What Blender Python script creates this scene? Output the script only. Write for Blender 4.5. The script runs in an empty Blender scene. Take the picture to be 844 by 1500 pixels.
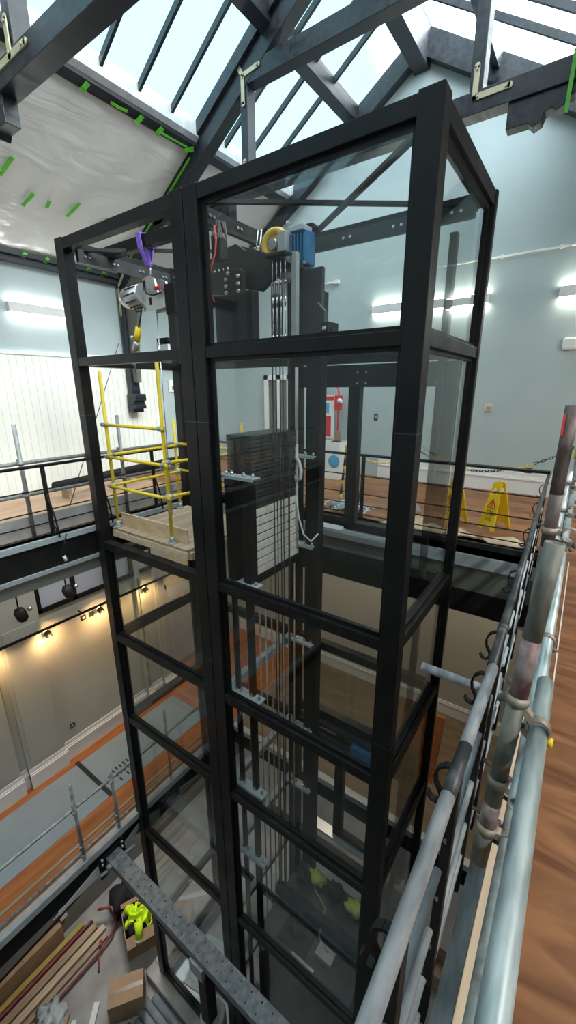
import bpy, bmesh, math, random
from mathutils import Vector, Matrix
random.seed(7)
V = Vector
PI = math.pi
SC = bpy.context.scene
COL = SC.collection
OZ = 11.34            # the pit floor sits at world z = 0; the numbers below are metres from eye level

# ------------------------------------------------------------------ materials
def mat(name, c1, c2=None, scale=(4, 4, 4), rough=.5, metal=0, bump=0, lo=.35, hi=.65, detail=5, spec=None, emit=None, estr=0, rough2=None, distort=0):
    m = bpy.data.materials.new(name); m.use_nodes = True
    nt = m.node_tree; b = nt.nodes['Principled BSDF']
    b.inputs['Roughness'].default_value = rough; b.inputs['Metallic'].default_value = metal
    if spec is not None: b.inputs['Specular IOR Level'].default_value = spec
    if emit:
        b.inputs['Emission Color'].default_value = (*emit, 1); b.inputs['Emission Strength'].default_value = estr
    b.inputs['Base Color'].default_value = (*c1, 1)
    if c2 is not None or bump:
        tc = nt.nodes.new('ShaderNodeTexCoord'); mp = nt.nodes.new('ShaderNodeMapping'); nz = nt.nodes.new('ShaderNodeTexNoise')
        mp.inputs['Scale'].default_value = scale; nz.inputs['Scale'].default_value = 1; nz.inputs['Detail'].default_value = detail
        nz.inputs['Distortion'].default_value = distort
        nt.links.new(tc.outputs['Object'], mp.inputs[0]); nt.links.new(mp.outputs[0], nz.inputs['Vector'])
        if c2 is not None:
            cr = nt.nodes.new('ShaderNodeValToRGB')
            cr.color_ramp.elements[0].position = lo; cr.color_ramp.elements[0].color = (*c1, 1)
            cr.color_ramp.elements[1].position = hi; cr.color_ramp.elements[1].color = (*c2, 1)
            nt.links.new(nz.outputs[0], cr.inputs[0]); nt.links.new(cr.outputs[0], b.inputs['Base Color'])
        if rough2 is not None:
            mr = nt.nodes.new('ShaderNodeMapRange'); mr.inputs[1].default_value = lo; mr.inputs[2].default_value = hi
            mr.inputs[3].default_value = rough; mr.inputs[4].default_value = rough2
            nt.links.new(nz.outputs[0], mr.inputs[0]); nt.links.new(mr.outputs[0], b.inputs['Roughness'])
        if bump:
            bp = nt.nodes.new('ShaderNodeBump'); bp.inputs['Strength'].default_value = bump; bp.inputs['Distance'].default_value = .01
            nt.links.new(nz.outputs[0], bp.inputs['Height']); nt.links.new(bp.outputs[0], b.inputs['Normal'])
    return m

def glass_mat(name, tint, base=.03, gain=.8):
    m = bpy.data.materials.new(name); m.use_nodes = True; nt = m.node_tree
    nt.nodes.remove(nt.nodes['Principled BSDF']); out = nt.nodes['Material Output']
    tr = nt.nodes.new('ShaderNodeBsdfTransparent'); tr.inputs[0].default_value = (*tint, 1)
    gl = nt.nodes.new('ShaderNodeBsdfGlossy'); gl.inputs['Roughness'].default_value = 0; gl.inputs[0].default_value = (.9, .95, .95, 1)
    lw = nt.nodes.new('ShaderNodeLayerWeight'); lw.inputs[0].default_value = .5
    pw = nt.nodes.new('ShaderNodeMath'); pw.operation = 'POWER'; pw.inputs[1].default_value = 4
    ma = nt.nodes.new('ShaderNodeMath'); ma.operation = 'MULTIPLY_ADD'; ma.inputs[1].default_value = gain; ma.inputs[2].default_value = base
    mx = nt.nodes.new('ShaderNodeMixShader')
    nt.links.new(lw.outputs['Facing'], pw.inputs[0]); nt.links.new(pw.outputs[0], ma.inputs[0]); nt.links.new(ma.outputs[0], mx.inputs[0])
    nt.links.new(tr.outputs[0], mx.inputs[1]); nt.links.new(gl.outputs[0], mx.inputs[2]); nt.links.new(mx.outputs[0], out.inputs[0])
    return m

M = {}
M['black'] = mat('black_paint', (.0055, .006, .007), (.009, .0095, .0105), (3, 3, 3), rough=.36, rough2=.5, spec=.3)
M['blackmatt'] = mat('black_matt', (.005, .005, .0055), (.011, .011, .011), (6, 6, 6), spec=.3, rough=.6)
M['worn'] = mat('worn_black_steel', (.006, .006, .0065), (.03, .03, .031), (9, 9, 9), spec=.3, rough=.4, rough2=.6, lo=.5, hi=.75)
M['truss'] = mat('dark_stained_timber', (.006, .0085, .013), (.018, .023, .031), (14, 1.2, 14), rough=.32, rough2=.5, bump=.15)
M['brass'] = mat('dull_brass', (.42, .39, .26), (.52, .48, .33), (8, 8, 8), rough=.42, metal=.35)
M['wall'] = mat('pale_blue_wall', (.40, .485, .50), (.425, .51, .52), (1.5, 1.5, 1.5), rough=.7)
M['walllow'] = mat('warm_grey_wall', (.40, .41, .375), (.43, .44, .40), (1.2, 1.2, 1.2), rough=.75)
M['ceil'] = mat('white_plaster', (.62, .64, .64), (.66, .67, .67), (2, 2, 2), rough=.8)
M['boards'] = mat('white_boards', (.80, .81, .76), (.84, .85, .79), (.5, 6, .5), rough=.55)
M['white'] = mat('white_paint', (.74, .76, .76), (.78, .79, .79), (3, 3, 3), rough=.45)
M['floor'] = mat('oiled_oak_floor', (.135, .052, .021), (.31, .145, .066), (1.3, 7, 7), rough=.5, rough2=.62, spec=.3, lo=.36, hi=.64, detail=8, distort=1.2)
M['dusty'] = mat('dusty_board_floor', (.17, .125, .08), (.26, .20, .135), (1.3, 7, 7), rough=.7, lo=.3, hi=.7)
M['leftfloor'] = mat('daylit_oak_floor', (.40, .23, .14), (.52, .33, .21), (7, 1.3, 7), rough=.5, lo=.36, hi=.64)  # paler copy of the oak: overexposed daylight put into the colour
M['orange'] = mat('orange_pine_floor', (.27, .085, .025), (.47, .18, .06), (9, .9, 9), rough=.35, lo=.3, hi=.7, detail=6)
M['sheet'] = mat('grey_floor_protection', (.25, .315, .36), (.28, .345, .385), (2, 2, 2), rough=.6)
M['concrete'] = mat('concrete', (.30, .29, .275), (.42, .41, .39), (3, 3, 3), rough=.85, bump=.15)
M['basewall'] = mat('grey_basement_render', (.15, .15, .145), (.20, .20, .19), (2, 2, 2), rough=.85)
M['pit'] = mat('pit_screed', (.24, .245, .24), (.37, .37, .36), (1.8, 1.8, 1.8), rough=.85, bump=.1)
M['cwc'] = mat('cast_concrete_weight', (.66, .66, .63), (.80, .79, .75), (14, 14, 14), rough=.85, bump=.3)
M['galv'] = mat('galvanised_steel', (.30, .335, .35), (.50, .54, .55), (14, 14, 14), rough=.38, rough2=.55, metal=.55, bump=.08)
M['beamgalv'] = mat('dull_galvanised_steel', (.15, .165, .18), (.27, .29, .30), (14, 14, 14), rough=.45, rough2=.6, metal=.4, bump=.08)
M['tube'] = mat('galvanised_tube', (.15, .165, .16), (.42, .45, .44), (22, 22, 9), rough=.42, rough2=.65, metal=.35, bump=.2, lo=.3, hi=.7, detail=8)
M['tubedirty'] = mat('weathered_scaffold_tube', (.085, .09, .075), (.27, .28, .25), (26, 26, 9), rough=.5, rough2=.7, metal=.25, bump=.2, lo=.3, hi=.72, detail=8)
M['tubebrown'] = mat('brown_stained_tube', (.07, .045, .045), (.24, .21, .20), (22, 22, 9), rough=.5, rough2=.7, metal=.25, bump=.2, lo=.3, hi=.74, detail=8)
M['tubeblue'] = mat('bright_galvanised_tube', (.27, .35, .37), (.55, .64, .66), (28, 7, 28), rough=.3, rough2=.55, metal=.45, bump=.12, lo=.3, hi=.66, detail=8)
M['tuberust'] = mat('stained_tube', (.15, .06, .075), (.34, .33, .31), (12, 12, 9), rough=.5, rough2=.7, metal=.25, bump=.12, lo=.42, hi=.6)
M['greypaint'] = mat('dusty_grey_paint', (.15, .165, .18), (.33, .355, .375), (30, 9, 30), rough=.5, bump=.1, detail=8, lo=.3, hi=.68)
M['darkdust'] = mat('dusty_black_paint', (.020, .022, .025), (.11, .115, .12), (14, 9, 14), rough=.45, lo=.48, hi=.72)
M['coupler'] = mat('rusty_coupler', (.22, .18, .15), (.42, .38, .33), (25, 25, 25), rough=.55, metal=.4, bump=.2)
M['rustbolt'] = mat('rusty_bolt', (.10, .07, .06), (.22, .17, .15), (40, 40, 40), rough=.6, metal=.4)
M['steel'] = mat('zinc_bolt', (.62, .64, .65), rough=.25, metal=.9)
M['alu'] = mat('aluminium', (.50, .52, .53), (.60, .62, .62), (9, 9, 9), rough=.3, metal=.75)
M['chrome'] = mat('steel_rod', (.55, .57, .58), rough=.22, metal=.9)
M['greybeam'] = mat('grey_primer_steel', (.30, .335, .35), (.38, .41, .42), (6, 6, 6), rough=.5)
M['darkgrey'] = mat('dark_grey_steel', (.016, .018, .020), (.030, .032, .034), (7, 7, 7), rough=.42)
M['plategrey'] = mat('rolled_plate_steel', (.030, .032, .034), (.065, .068, .07), (3, 14, 14), rough=.4)
M['yellow'] = mat('yellow_paint', (.78, .56, .012), (.84, .63, .03), (9, 9, 9), rough=.4)
M['signyel'] = mat('yellow_plastic', (.83, .57, .012), (.88, .62, .02), (5, 5, 5), rough=.4)
M['dullyellow'] = mat('dull_yellow_paint', (.34, .26, .06), (.44, .34, .10), (9, 2, 9), rough=.6)
M['red'] = mat('red_paint', (.55, .025, .03), rough=.4)
M['dullred'] = mat('dull_red_paint', (.20, .04, .05), (.28, .07, .08), (12, 12, 12), rough=.5)
M['ply'] = mat('plywood', (.52, .38, .22), (.68, .53, .34), (5, 5, 14), rough=.6, lo=.35, hi=.7, detail=7)
M['timber'] = mat('pale_timber', (.50, .38, .26), (.64, .51, .37), (14, 1.3, 14), rough=.65)
M['timberdull'] = mat('weathered_timber', (.30, .22, .15), (.44, .34, .24), (14, 1.5, 14), rough=.7)
M['card'] = mat('brown_card', (.31, .20, .12), (.37, .245, .15), (6, 6, 6), rough=.75)
M['cardtape'] = mat('parcel_tape', (.22, .145, .085), rough=.35)
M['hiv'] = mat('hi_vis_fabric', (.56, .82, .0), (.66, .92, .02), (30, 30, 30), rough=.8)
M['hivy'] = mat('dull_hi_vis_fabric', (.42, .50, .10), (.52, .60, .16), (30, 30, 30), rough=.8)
M['navy'] = mat('black_cloth', (.008, .009, .012), (.016, .017, .022), (20, 20, 20), rough=.9)
M['green'] = mat('green_tape', (.09, .42, .03), (.13, .52, .045), (20, 20, 20), rough=.5)
M['purple'] = mat('purple_webbing', (.17, .09, .46), (.22, .12, .55), (40, 40, 40), rough=.7)
M['blue'] = mat('blue_motor_paint', (.025, .13, .30), (.04, .17, .36), (9, 9, 9), rough=.35)
M['bluelab'] = mat('blue_print', (.08, .36, .62), rough=.5)
M['sheave'] = mat('ochre_paint', (.60, .40, .05), (.66, .45, .08), (9, 9, 9), rough=.4)
M['redcable'] = mat('red_cable', (.72, .08, .08), rough=.4)
M['whitecable'] = mat('white_cable', (.66, .70, .72), rough=.45)
M['bluegreycable'] = mat('blue_grey_cable', (.40, .50, .56), rough=.45)
M['rubber'] = mat('black_rubber', (.012, .012, .012), rough=.6)
M['olive'] = mat('olive_paint', (.15, .155, .135), (.17, .175, .15), (3, 3, 3), rough=.5)
M['carroof'] = mat('oily_dark_roof', (.010, .014, .018), (.022, .03, .036), (8, 8, 8), rough=.45)
M['olivewood'] = mat('olive_grey_board', (.10, .10, .085), (.14, .14, .12), (6, 1, 3), rough=.45)
M['palegrey'] = mat('pale_grey_paint', (.36, .42, .45), (.42, .48, .50), (4, 4, 4), rough=.45)
M['silver'] = mat('silver_sill', (.50, .56, .60), (.60, .66, .70), (2, 9, 2), rough=.3, metal=.4)
M['lav'] = mat('lavender_blind_glass', (.42, .46, .56), (.47, .50, .60), (2, 2, 2), rough=.3)
M['doorblue'] = mat('pale_blue_door_film', (.44, .50, .62), (.50, .56, .66), (3, 3, 3), rough=.5)
M['pvc'] = mat('white_pvc', (.70, .74, .74), rough=.35)
M['corr'] = mat('blue_grey_sheet', (.27, .33, .38), (.38, .44, .49), (5, 2, 5), rough=.35, metal=.4)
M['cream'] = mat('cream_plastic', (.62, .55, .42), rough=.4)
M['dkbrown'] = mat('bronze_socket', (.06, .048, .04), rough=.35, metal=.3)
M['lamp'] = mat('lamp_diffuser', (.9, .9, .85), emit=(1, .93, .80), estr=16)
M['lampw'] = mat('lamp_diffuser_cool', (.9, .9, .9), emit=(1, .97, .9), estr=12)
M['lens'] = mat('spot_lens', (.9, .8, .6), emit=(1, .62, .28), estr=12)
M['glass'] = glass_mat('clear_glass', (.93, .945, .942), .032, .6)
M['skyglass'] = glass_mat('roof_glass', (.93, .97, .98), .02, .5)
M['doorglass'] = mat('dark_door_glass', (.10, .11, .115), rough=.1)

def film_mat():
    m = bpy.data.materials.new('polythene_film'); m.use_nodes = True; nt = m.node_tree; b = nt.nodes['Principled BSDF']
    b.inputs['Base Color'].default_value = (.66, .69, .69, 1); b.inputs['Roughness'].default_value = .2
    b.inputs['Specular IOR Level'].default_value = .6
    tc = nt.nodes.new('ShaderNodeTexCoord'); mp = nt.nodes.new('ShaderNodeMapping'); mp.inputs['Scale'].default_value = (1.3, .55, 1.3)
    mp.inputs['Rotation'].default_value = (0, 0, .5)
    n1 = nt.nodes.new('ShaderNodeTexNoise'); n1.inputs['Scale'].default_value = 1.3; n1.inputs['Detail'].default_value = 3; n1.inputs['Distortion'].default_value = 1.5
    mu = nt.nodes.new('ShaderNodeMath'); mu.operation = 'SUBTRACT'; mu.inputs[1].default_value = .5
    ab = nt.nodes.new('ShaderNodeMath'); ab.operation = 'ABSOLUTE'
    bp = nt.nodes.new('ShaderNodeBump'); bp.inputs['Strength'].default_value = .38; bp.inputs['Distance'].default_value = .12
    L = nt.links.new
    L(tc.outputs['Object'], mp.inputs[0]); L(mp.outputs[0], n1.inputs['Vector']); L(n1.outputs[0], mu.inputs[0]); L(mu.outputs[0], ab.inputs[0])
    L(ab.outputs[0], bp.inputs['Height']); L(bp.outputs[0], b.inputs['Normal'])
    return m
M['film'] = film_mat()

# ------------------------------------------------------------------ mesh builder
class MB:
    def __init__(s): s.bm = bmesh.new()
    def face(s, pts):
        try: return s.bm.faces.new([s.bm.verts.new(p) for p in pts])
        except ValueError: return None
    def box(s, x0, x1, y0, y1, z0, z1):
        if x0 > x1: x0, x1 = x1, x0
        if y0 > y1: y0, y1 = y1, y0
        if z0 > z1: z0, z1 = z1, z0
        return s.hexa([(x0, y0, z0), (x1, y0, z0), (x1, y1, z0), (x0, y1, z0)], [(x0, y0, z1), (x1, y0, z1), (x1, y1, z1), (x0, y1, z1)])
    def hexa(s, lo, hi):
        a = [s.bm.verts.new(p) for p in lo]; b = [s.bm.verts.new(p) for p in hi]; n = len(a)
        s.bm.faces.new(a[::-1]); s.bm.faces.new(b)
        for i in range(n): s.bm.faces.new((a[i], a[(i + 1) % n], b[(i + 1) % n], b[i]))
        return s
    def prism(s, poly, ax, a0, a1):
        """poly: 2-D points in the plane across axis ax ('x': (y,z), 'y': (x,z), 'z': (x,y)), pushed from a0 to a1"""
        f = {'x': lambda p, a: (a, p[0], p[1]), 'y': lambda p, a: (p[0], a, p[1]), 'z': lambda p, a: (p[0], p[1], a)}[ax]
        return s.hexa([f(p, a0) for p in poly], [f(p, a1) for p in poly])
    def obox(s, c, X, Y, Z, hx, hy, hz):
        c = V(c); X = V(X).normalized() * hx; Y = V(Y).normalized() * hy; Z = V(Z).normalized() * hz
        return s.hexa([c - X - Y - Z, c + X - Y - Z, c + X + Y - Z, c - X + Y - Z], [c - X - Y + Z, c + X - Y + Z, c + X + Y + Z, c - X + Y + Z])
    def bar(s, p0, p1, w, h, up=(0, 0, 1)):
        """rectangular bar from p0 to p1, w across, h along up"""
        p0 = V(p0); p1 = V(p1); d = (p1 - p0); u = V(up); x = d.cross(u)
        if x.length < 1e-6: u = V((0, 1, 0)); x = d.cross(u)
        x.normalize(); z = x.cross(d).normalized()
        return s.obox((p0 + p1) / 2, d, x, z, d.length / 2, w / 2, h / 2)
    def path(s, pts, r, seg=10, cap=True, closed=False):
        pts = [V(p) for p in pts]; n = len(pts); rings = []; prev = None
        for i in range(n):
            if closed: t = (pts[(i + 1) % n] - pts[i - 1])
            else: t = (pts[min(i + 1, n - 1)] - pts[max(i - 1, 0)])
            t.normalize()
            if prev is None:
                u = V((0, 0, 1)) if abs(t.z) < .9 else V((1, 0, 0)); u = (u - t * u.dot(t)).normalized()
            else:
                u = prev - t * prev.dot(t)
                if u.length < 1e-5: u = t.orthogonal()
                u.normalize()
            prev = u; w = t.cross(u)
            rr = r[i] if isinstance(r, (list, tuple)) else r
            rings.append([s.bm.verts.new(pts[i] + (u * math.cos(2 * PI * k / seg) + w * math.sin(2 * PI * k / seg)) * rr) for k in range(seg)])
        m = n if closed else n - 1
        for i in range(m):
            a, b = rings[i], rings[(i + 1) % n]
            for k in range(seg): 
                f = s.bm.faces.new((a[k], a[(k + 1) % seg], b[(k + 1) % seg], b[k])); f.smooth = True
        if cap and not closed: s.bm.faces.new(rings[0][::-1]); s.bm.faces.new(rings[-1])
        return s
    def cyl(s, p0, p1, r, seg=16, r2=None): return s.path([p0, p1], [r, r if r2 is None else r2], seg)
    def hollow(s, p0, p1, r, t, seg=20):
        """open tube with a wall"""
        p0 = V(p0); p1 = V(p1); d = (p1 - p0).normalized(); u = d.orthogonal().normalized(); w = d.cross(u)
        R = []
        for p, rr in ((p0, r), (p1, r), (p1, r - t), (p0, r - t)):
            R.append([s.bm.verts.new(p + (u * math.cos(2 * PI * k / seg) + w * math.sin(2 * PI * k / seg)) * rr) for k in range(seg)])
        for i in range(4):
            a, b = R[i], R[(i + 1) % 4]
            for k in range(seg):
                f = s.bm.faces.new((a[k], a[(k + 1) % seg], b[(k + 1) % seg], b[k])); f.smooth = i in (0, 2)
        return s
    def torus(s, c, axis, R, r, seg=20, cs=8):
        c = V(c); a = V(axis).normalized(); u = a.orthogonal().normalized(); w = a.cross(u)
        return s.path([c + (u * math.cos(2 * PI * k / seg) + w * math.sin(2 * PI * k / seg)) * R for k in range(seg)], r, cs, closed=True)
    def ball(s, c, r, sx=1, sy=1, sz=1, seg=12):
        mt = Matrix.Translation(V(c)) @ Matrix.Diagonal((sx * r, sy * r, sz * r, 1))
        g = bmesh.ops.create_uvsphere(s.bm, u_segments=seg, v_segments=seg // 2 + 2, radius=1, matrix=mt)
        for v in g['verts']:
            for f in v.link_faces: f.smooth = True
        return s
    def build(s, name, m, parent=None, bevel=0, smooth=False):
        bmesh.ops.recalc_face_normals(s.bm, faces=s.bm.faces[:])
        me = bpy.data.meshes.new(name)
        vs = [v.co for v in s.bm.verts]
        if parent is None:
            lo = V([min(v[i] for v in vs) for i in range(3)]); hi = V([max(v[i] for v in vs) for i in range(3)])
            o0 = V(((lo.x + hi.x) / 2, (lo.y + hi.y) / 2, lo.z))
        else: o0 = wloc(parent)
        bmesh.ops.translate(s.bm, vec=-o0, verts=s.bm.verts[:])
        if smooth:
            for f in s.bm.faces: f.smooth = True
        s.bm.to_mesh(me); s.bm.free()
        me.materials.append(M[m] if isinstance(m, str) else m)
        o = bpy.data.objects.new(name, me); COL.objects.link(o)
        if parent is None: o.location = o0
        else: o.parent = parent
        if bevel:
            b = o.modifiers.new('bevel', 'BEVEL'); b.width = bevel; b.segments = 2; b.limit_method = 'ANGLE'
        return o

def wloc(o):
    v = V((0, 0, 0))
    while o is not None: v += o.location; o = o.parent
    return v
def tag(o, label, cat, group=None, kind=None):
    o['label'] = label; o['category'] = cat
    if group: o['group'] = group
    if kind: o['kind'] = kind
    return o
def thing(name, loc, label, cat, group=None):
    o = bpy.data.objects.new(name, None); o.empty_display_size = .1; COL.objects.link(o); o.location = loc
    return tag(o, label, cat, group)
def struct(o): o['kind'] = 'structure'; return o
def sbox(name, m, *b, parent=None):
    o = MB().box(*b).build(name, m, parent)
    return struct(o) if parent is None else o
def part(name, m, parent, *b, bevel=0): return MB().box(*b).build(name, m, parent, bevel)
def copy_thing(root, loc, label, group=None):
    r = root.copy(); COL.objects.link(r); r.location = loc; r['label'] = label
    if group: r['group'] = group
    for ch in list(root.children):
        c = ch.copy(); COL.objects.link(c); c.parent = r
        for g in list(ch.children):
            d = g.copy(); COL.objects.link(d); d.parent = c
    return r
def text_mesh(name, body, size, org, right, up, m, parent, depth=.001):
    cu = bpy.data.curves.new(name, 'FONT'); cu.body = body; cu.size = size; cu.align_x = 'CENTER'; cu.extrude = depth
    t = bpy.data.objects.new(name, cu); COL.objects.link(t)
    dg = bpy.context.evaluated_depsgraph_get(); me = bpy.data.meshes.new_from_object(t.evaluated_get(dg))
    bpy.data.objects.remove(t); bpy.data.curves.remove(cu)
    R = V(right).normalized(); U = V(up).normalized(); N = R.cross(U)
    mt = Matrix(((R.x, U.x, N.x, org[0]), (R.y, U.y, N.y, org[1]), (R.z, U.z, N.z, org[2]), (0, 0, 0, 1)))
    me.transform(Matrix.Translation(-wloc(parent)) @ mt); me.materials.append(M[m])
    o = bpy.data.objects.new(name, me); COL.objects.link(o); o.parent = parent
    return o

# ------------------------------------------------------------------ key levels
F1 = -1.77      # upper floor
F0 = -6.90      # ground floor
FP = -11.34     # pit floor
XL, XR, YB, YN = -8.1, 2.0, 8.1, -3.2
EL, EY = -5.27, 5.1           # edges of the well on the upper floor
RX, RZ, RS = -3.05, 5.30, .634
def zr(x): return RZ - RS * abs(x - RX)

# ------------------------------------------------------------------ the room
sbox('floor_right', 'floor', -.035, XR, YN, YB, F1 - .2, F1)
sbox('floor_far', 'floor', XL, -.035, EY, YB, F1 - .2, F1)
sbox('floor_left', 'leftfloor', XL, EL, YN, EY, F1 - .2, F1)
sbox('ceiling_lower_left', 'ceil', XL, EL - .12, YN, YB, F1 - .61, F1 - .2)
sbox('ceiling_lower_far', 'ceil', EL - .12, XR, EY + .12, YB, F1 - .95, F1 - .2)
sbox('ceiling_lower_right', 'ceil', .08, XR, YN, EY + .12, F1 - .95, F1 - .2)
sbox('floor_ground_left', 'orange', -8.2, -5.2, YN, YB, F0 - .12, F0)
sbox('floor_ground_far', 'dusty', -5.2, XR, 5.2, YB, F0 - .12, F0)
sbox('floor_ground_right', 'dusty', .1, XR, YN, 5.2, F0 - .12, F0)
sbox('floor_pit', 'pit', -8.2, XR, YN, YB, FP - .15, FP)
# gable wall
MB().prism([(XL, F1), (XR, F1), (XR, zr(XR)), (RX, RZ), (XL, zr(XL))], 'y', YB, YB + .25).build('wall_far', 'wall')['kind'] = 'structure'
sbox('wall_far_lower', 'walllow', -8.2, XR, YB, YB + .25, FP, F1)
sbox('wall_left', 'wall', XL - .25, XL, YN, YB, F1, zr(XL))
sbox('wall_right', 'wall', XR, XR + .25, YN, YB, F1, zr(XR))
sbox('wall_right_lower', 'walllow', XR, XR + .25, YN, YB, FP, F1)
MB().prism([(XL, F1), (XR, F1), (XR, zr(XR)), (RX, RZ), (XL, zr(XL))], 'y', YN - .25, YN).build('wall_near', 'wall')['kind'] = 'structure'
sbox('wall_near_lower', 'walllow', -8.2, XR, YN - .25, YN, FP, F1)
sbox('wall_left_lower', 'walllow', -7.4, -7.15, YN, 5.25, F0, -2.38)
sbox('wall_left_recess', 'walllow', -7.9, -7.65, 5.25, YB, F0, -2.38)
sbox('wall_left_return', 'walllow', -7.65, -7.15, 5.15, 5.25, F0, -2.38)
sbox('wall_left_basement', 'basewall', -7.75, -7.47, YN, YB, FP, F0 - .12)
sbox('trim_basement_pier', 'white', -7.47, -7.42, 2.02, 2.16, -10.9, -9.2)
# white boarded lining of the left wall, with its grooves
w = MB()
for i in range(76):
    y0 = YN + i * .125
    if y0 > 6.25: break
    w.box(XL, XL + .022, y0, y0 + .118, F1, .59)
w.box(XL, XL + .012, YN, 6.3, F1, .59)
struct(w.build('wall_left_boarding', 'boards'))
sbox('trim_left_rail', 'white', XL, XL + .04, YN, 6.3, .59, .66)
sbox('trim_left_plate', 'truss', XL, XL + .14, YN, YB, 2.0, 2.09)
sbox('trim_left_plate_lip', 'truss', XL, XL + .20, YN, YB, 2.09, 2.17)
# baseboards
def base(name, x0, x1, y0, y1, z, h, m='white'):
    b = MB().box(x0, x1, y0, y1, z, z + h)
    return struct(b.build(name, m))
b = MB(); b.box(-3.4, XR, YB - .03, YB, F1, F1 + .30); b.box(-3.4, XR, YB - .045, YB, F1 + .24, F1 + .27); b.box(-3.4, XR, YB - .02, YB, F1 + .30, F1 + .37); struct(b.build('baseboard_far', 'white'))
b = MB(); b.box(-7.5, XR, YB - .03, YB, F0, F0 + .32); b.box(-7.5, XR, YB - .045, YB, F0 + .25, F0 + .28); struct(b.build('baseboard_far_lower', 'white'))
# fascias round the well (upper floor)
def fascia(side):
    rows = [(-1.77, -1.84, .05, 'palegrey'), (-1.84, -2.17, .02, 'blackmatt'), (-2.17, -2.22, .05, 'silver'), (-2.22, -2.39, .0, 'olive')]
    if side == 'far': rows = [(-1.77, -1.84, .03, 'darkgrey'), (-1.84, -1.94, .0, 'blackmatt'), (-1.94, -2.09, .05, 'palegrey'), (-2.09, -2.42, .0, 'olive'), (-2.42, -2.72, .03, 'blackmatt')]
    for i, (z1, z0, p, m) in enumerate(rows):
        if side == 'left': sbox('trim_left_%d' % (i + 1), m, EL - .12, EL + p, YN, EY, z0, z1)
        if side == 'far': sbox('trim_far_%d' % (i + 1), m, EL - .12, -.08, EY - p, EY + .12, z0, z1)
fascia('left'); fascia('far')
sbox('trim_right_1', 'greypaint', -.088, -.035, YN, EY + .1, F1 - .25, F1)
sbox('trim_right_2', 'olive', -.035, .08, YN, EY + .1, F1 - .95, F1 - .2)
sbox('trim_right_3', 'white', .100, .108, -1.0, 5.0, F1, F1 + .006)
# ground-floor edge
sbox('trim_ground_1', 'silver', -5.24, -5.12, YN, 5.2, F0 - .10, F0 + .012)
sbox('trim_ground_2', 'blackmatt', -5.36, -5.20, YN, 5.2, F0 - .5, F0 - .10)
sbox('trim_ground_far_1', 'silver', -5.12, .1, 5.14, 5.26, F0 - .10, F0 + .012)
sbox('trim_ground_far_2', 'blackmatt', -5.2, .1, 5.2, 5.36, F0 - .5, F0 - .10)
# lower left wall: pilasters, skirting, clerestory
for i, (y0, y1) in enumerate(((1.2, 1.85), (1.98, 2.62), (4.5, 4.62), (4.95, 5.2))):
    b = MB().box(-7.15, -7.07, y0, y1, F0, -2.38); b.box(-7.07, -7.055, y0 + .06, y1 - .06, F0 + .5, -3.75)
    struct(b.build('trim_pilaster_%d' % (i + 1), 'walllow'))
b = MB()
for (y0, y1, p) in ((YN, 1.2, 0), (1.2, 1.85, .08), (1.85, 1.98, 0), (1.98, 2.62, .08), (2.62, 4.5, 0), (4.5, 4.62, .08), (4.62, 4.95, 0), (4.95, 5.25, .08)):
    b.box(-7.15, -7.12 + p, y0, y1 + (.03 if p else 0), F0, F0 + .34); b.box(-7.15, -7.10 + p, y0, y1 + (.03 if p else 0), F0 + .27, F0 + .31)
    b.box(-7.15, -7.135 + p, y0, y1, F0 + .34, F0 + .42)
struct(b.build('baseboard_left_lower', 'white'))
wn = struct(MB().box(-7.15, -7.13, 2.68, 5.0, -3.62, -2.6).build('window_1', 'lav'))
b = MB(); b.box(-7.15, -7.09, 2.62, 5.0, -3.68, -3.60); b.box(-7.15, -7.09, 2.62, 5.0, -2.65, -2.57)
for y in (2.62, 3.24, 3.86, 4.42, 4.94): b.box(-7.15, -7.09, y, y + .075, -3.68, -2.57)
b.build('window_frame', 'blackmatt', wn)
# recessed door
dr = struct(MB().box(-7.65, -7.60, 5.62, 6.45, F0 + .18, -4.6).build('door_1', 'doorblue'))
b = MB(); b.box(-7.65, -7.58, 5.52, 5.62, F0, -4.5); b.box(-7.65, -7.58, 6.45, 6.55, F0, -4.5); b.box(-7.65, -7.58, 5.52, 6.55, -4.6, -4.5); b.build('door_frame', 'walllow', dr)
MB().box(-7.65, -7.57, 5.52, 6.55, F0, F0 + .18).build('threshold', 'timberdull', dr)
b = MB(); b.box(-7.60, -7.595, 5.68, 5.80, -5.2, -5.02); b.build('notice', 'yellow', dr)
b = MB(); b.box(-7.60, -7.595, 5.95, 6.18, -5.0, -4.85); b.build('paper_note', 'timber', dr)
# door seen in reflection behind the camera
dr2 = struct(MB().box(-3.0, -1.6, YN, YN + .05, F1, .55).build('door_2', 'blackmatt'))
b = MB()
for x in (-2.9, -2.2):
    for z in (-.6, .0): b.box(x, x + .5, YN + .05, YN + .06, z, z + .5)
b.build('door_glass', 'doorglass', dr2)
dr3 = struct(MB().box(-6.25, -5.75, YB - .03, YB, F1, .22).build('door_3', 'olivewood'))
b = MB()
for x in (-6.38, -6.02, -5.72): b.box(x, x + .11, YB - .06, YB, F1, .32)
b.box(-6.38, -5.61, YB - .06, YB, .22, .32); b.build('architrave', 'white', dr3)
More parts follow.
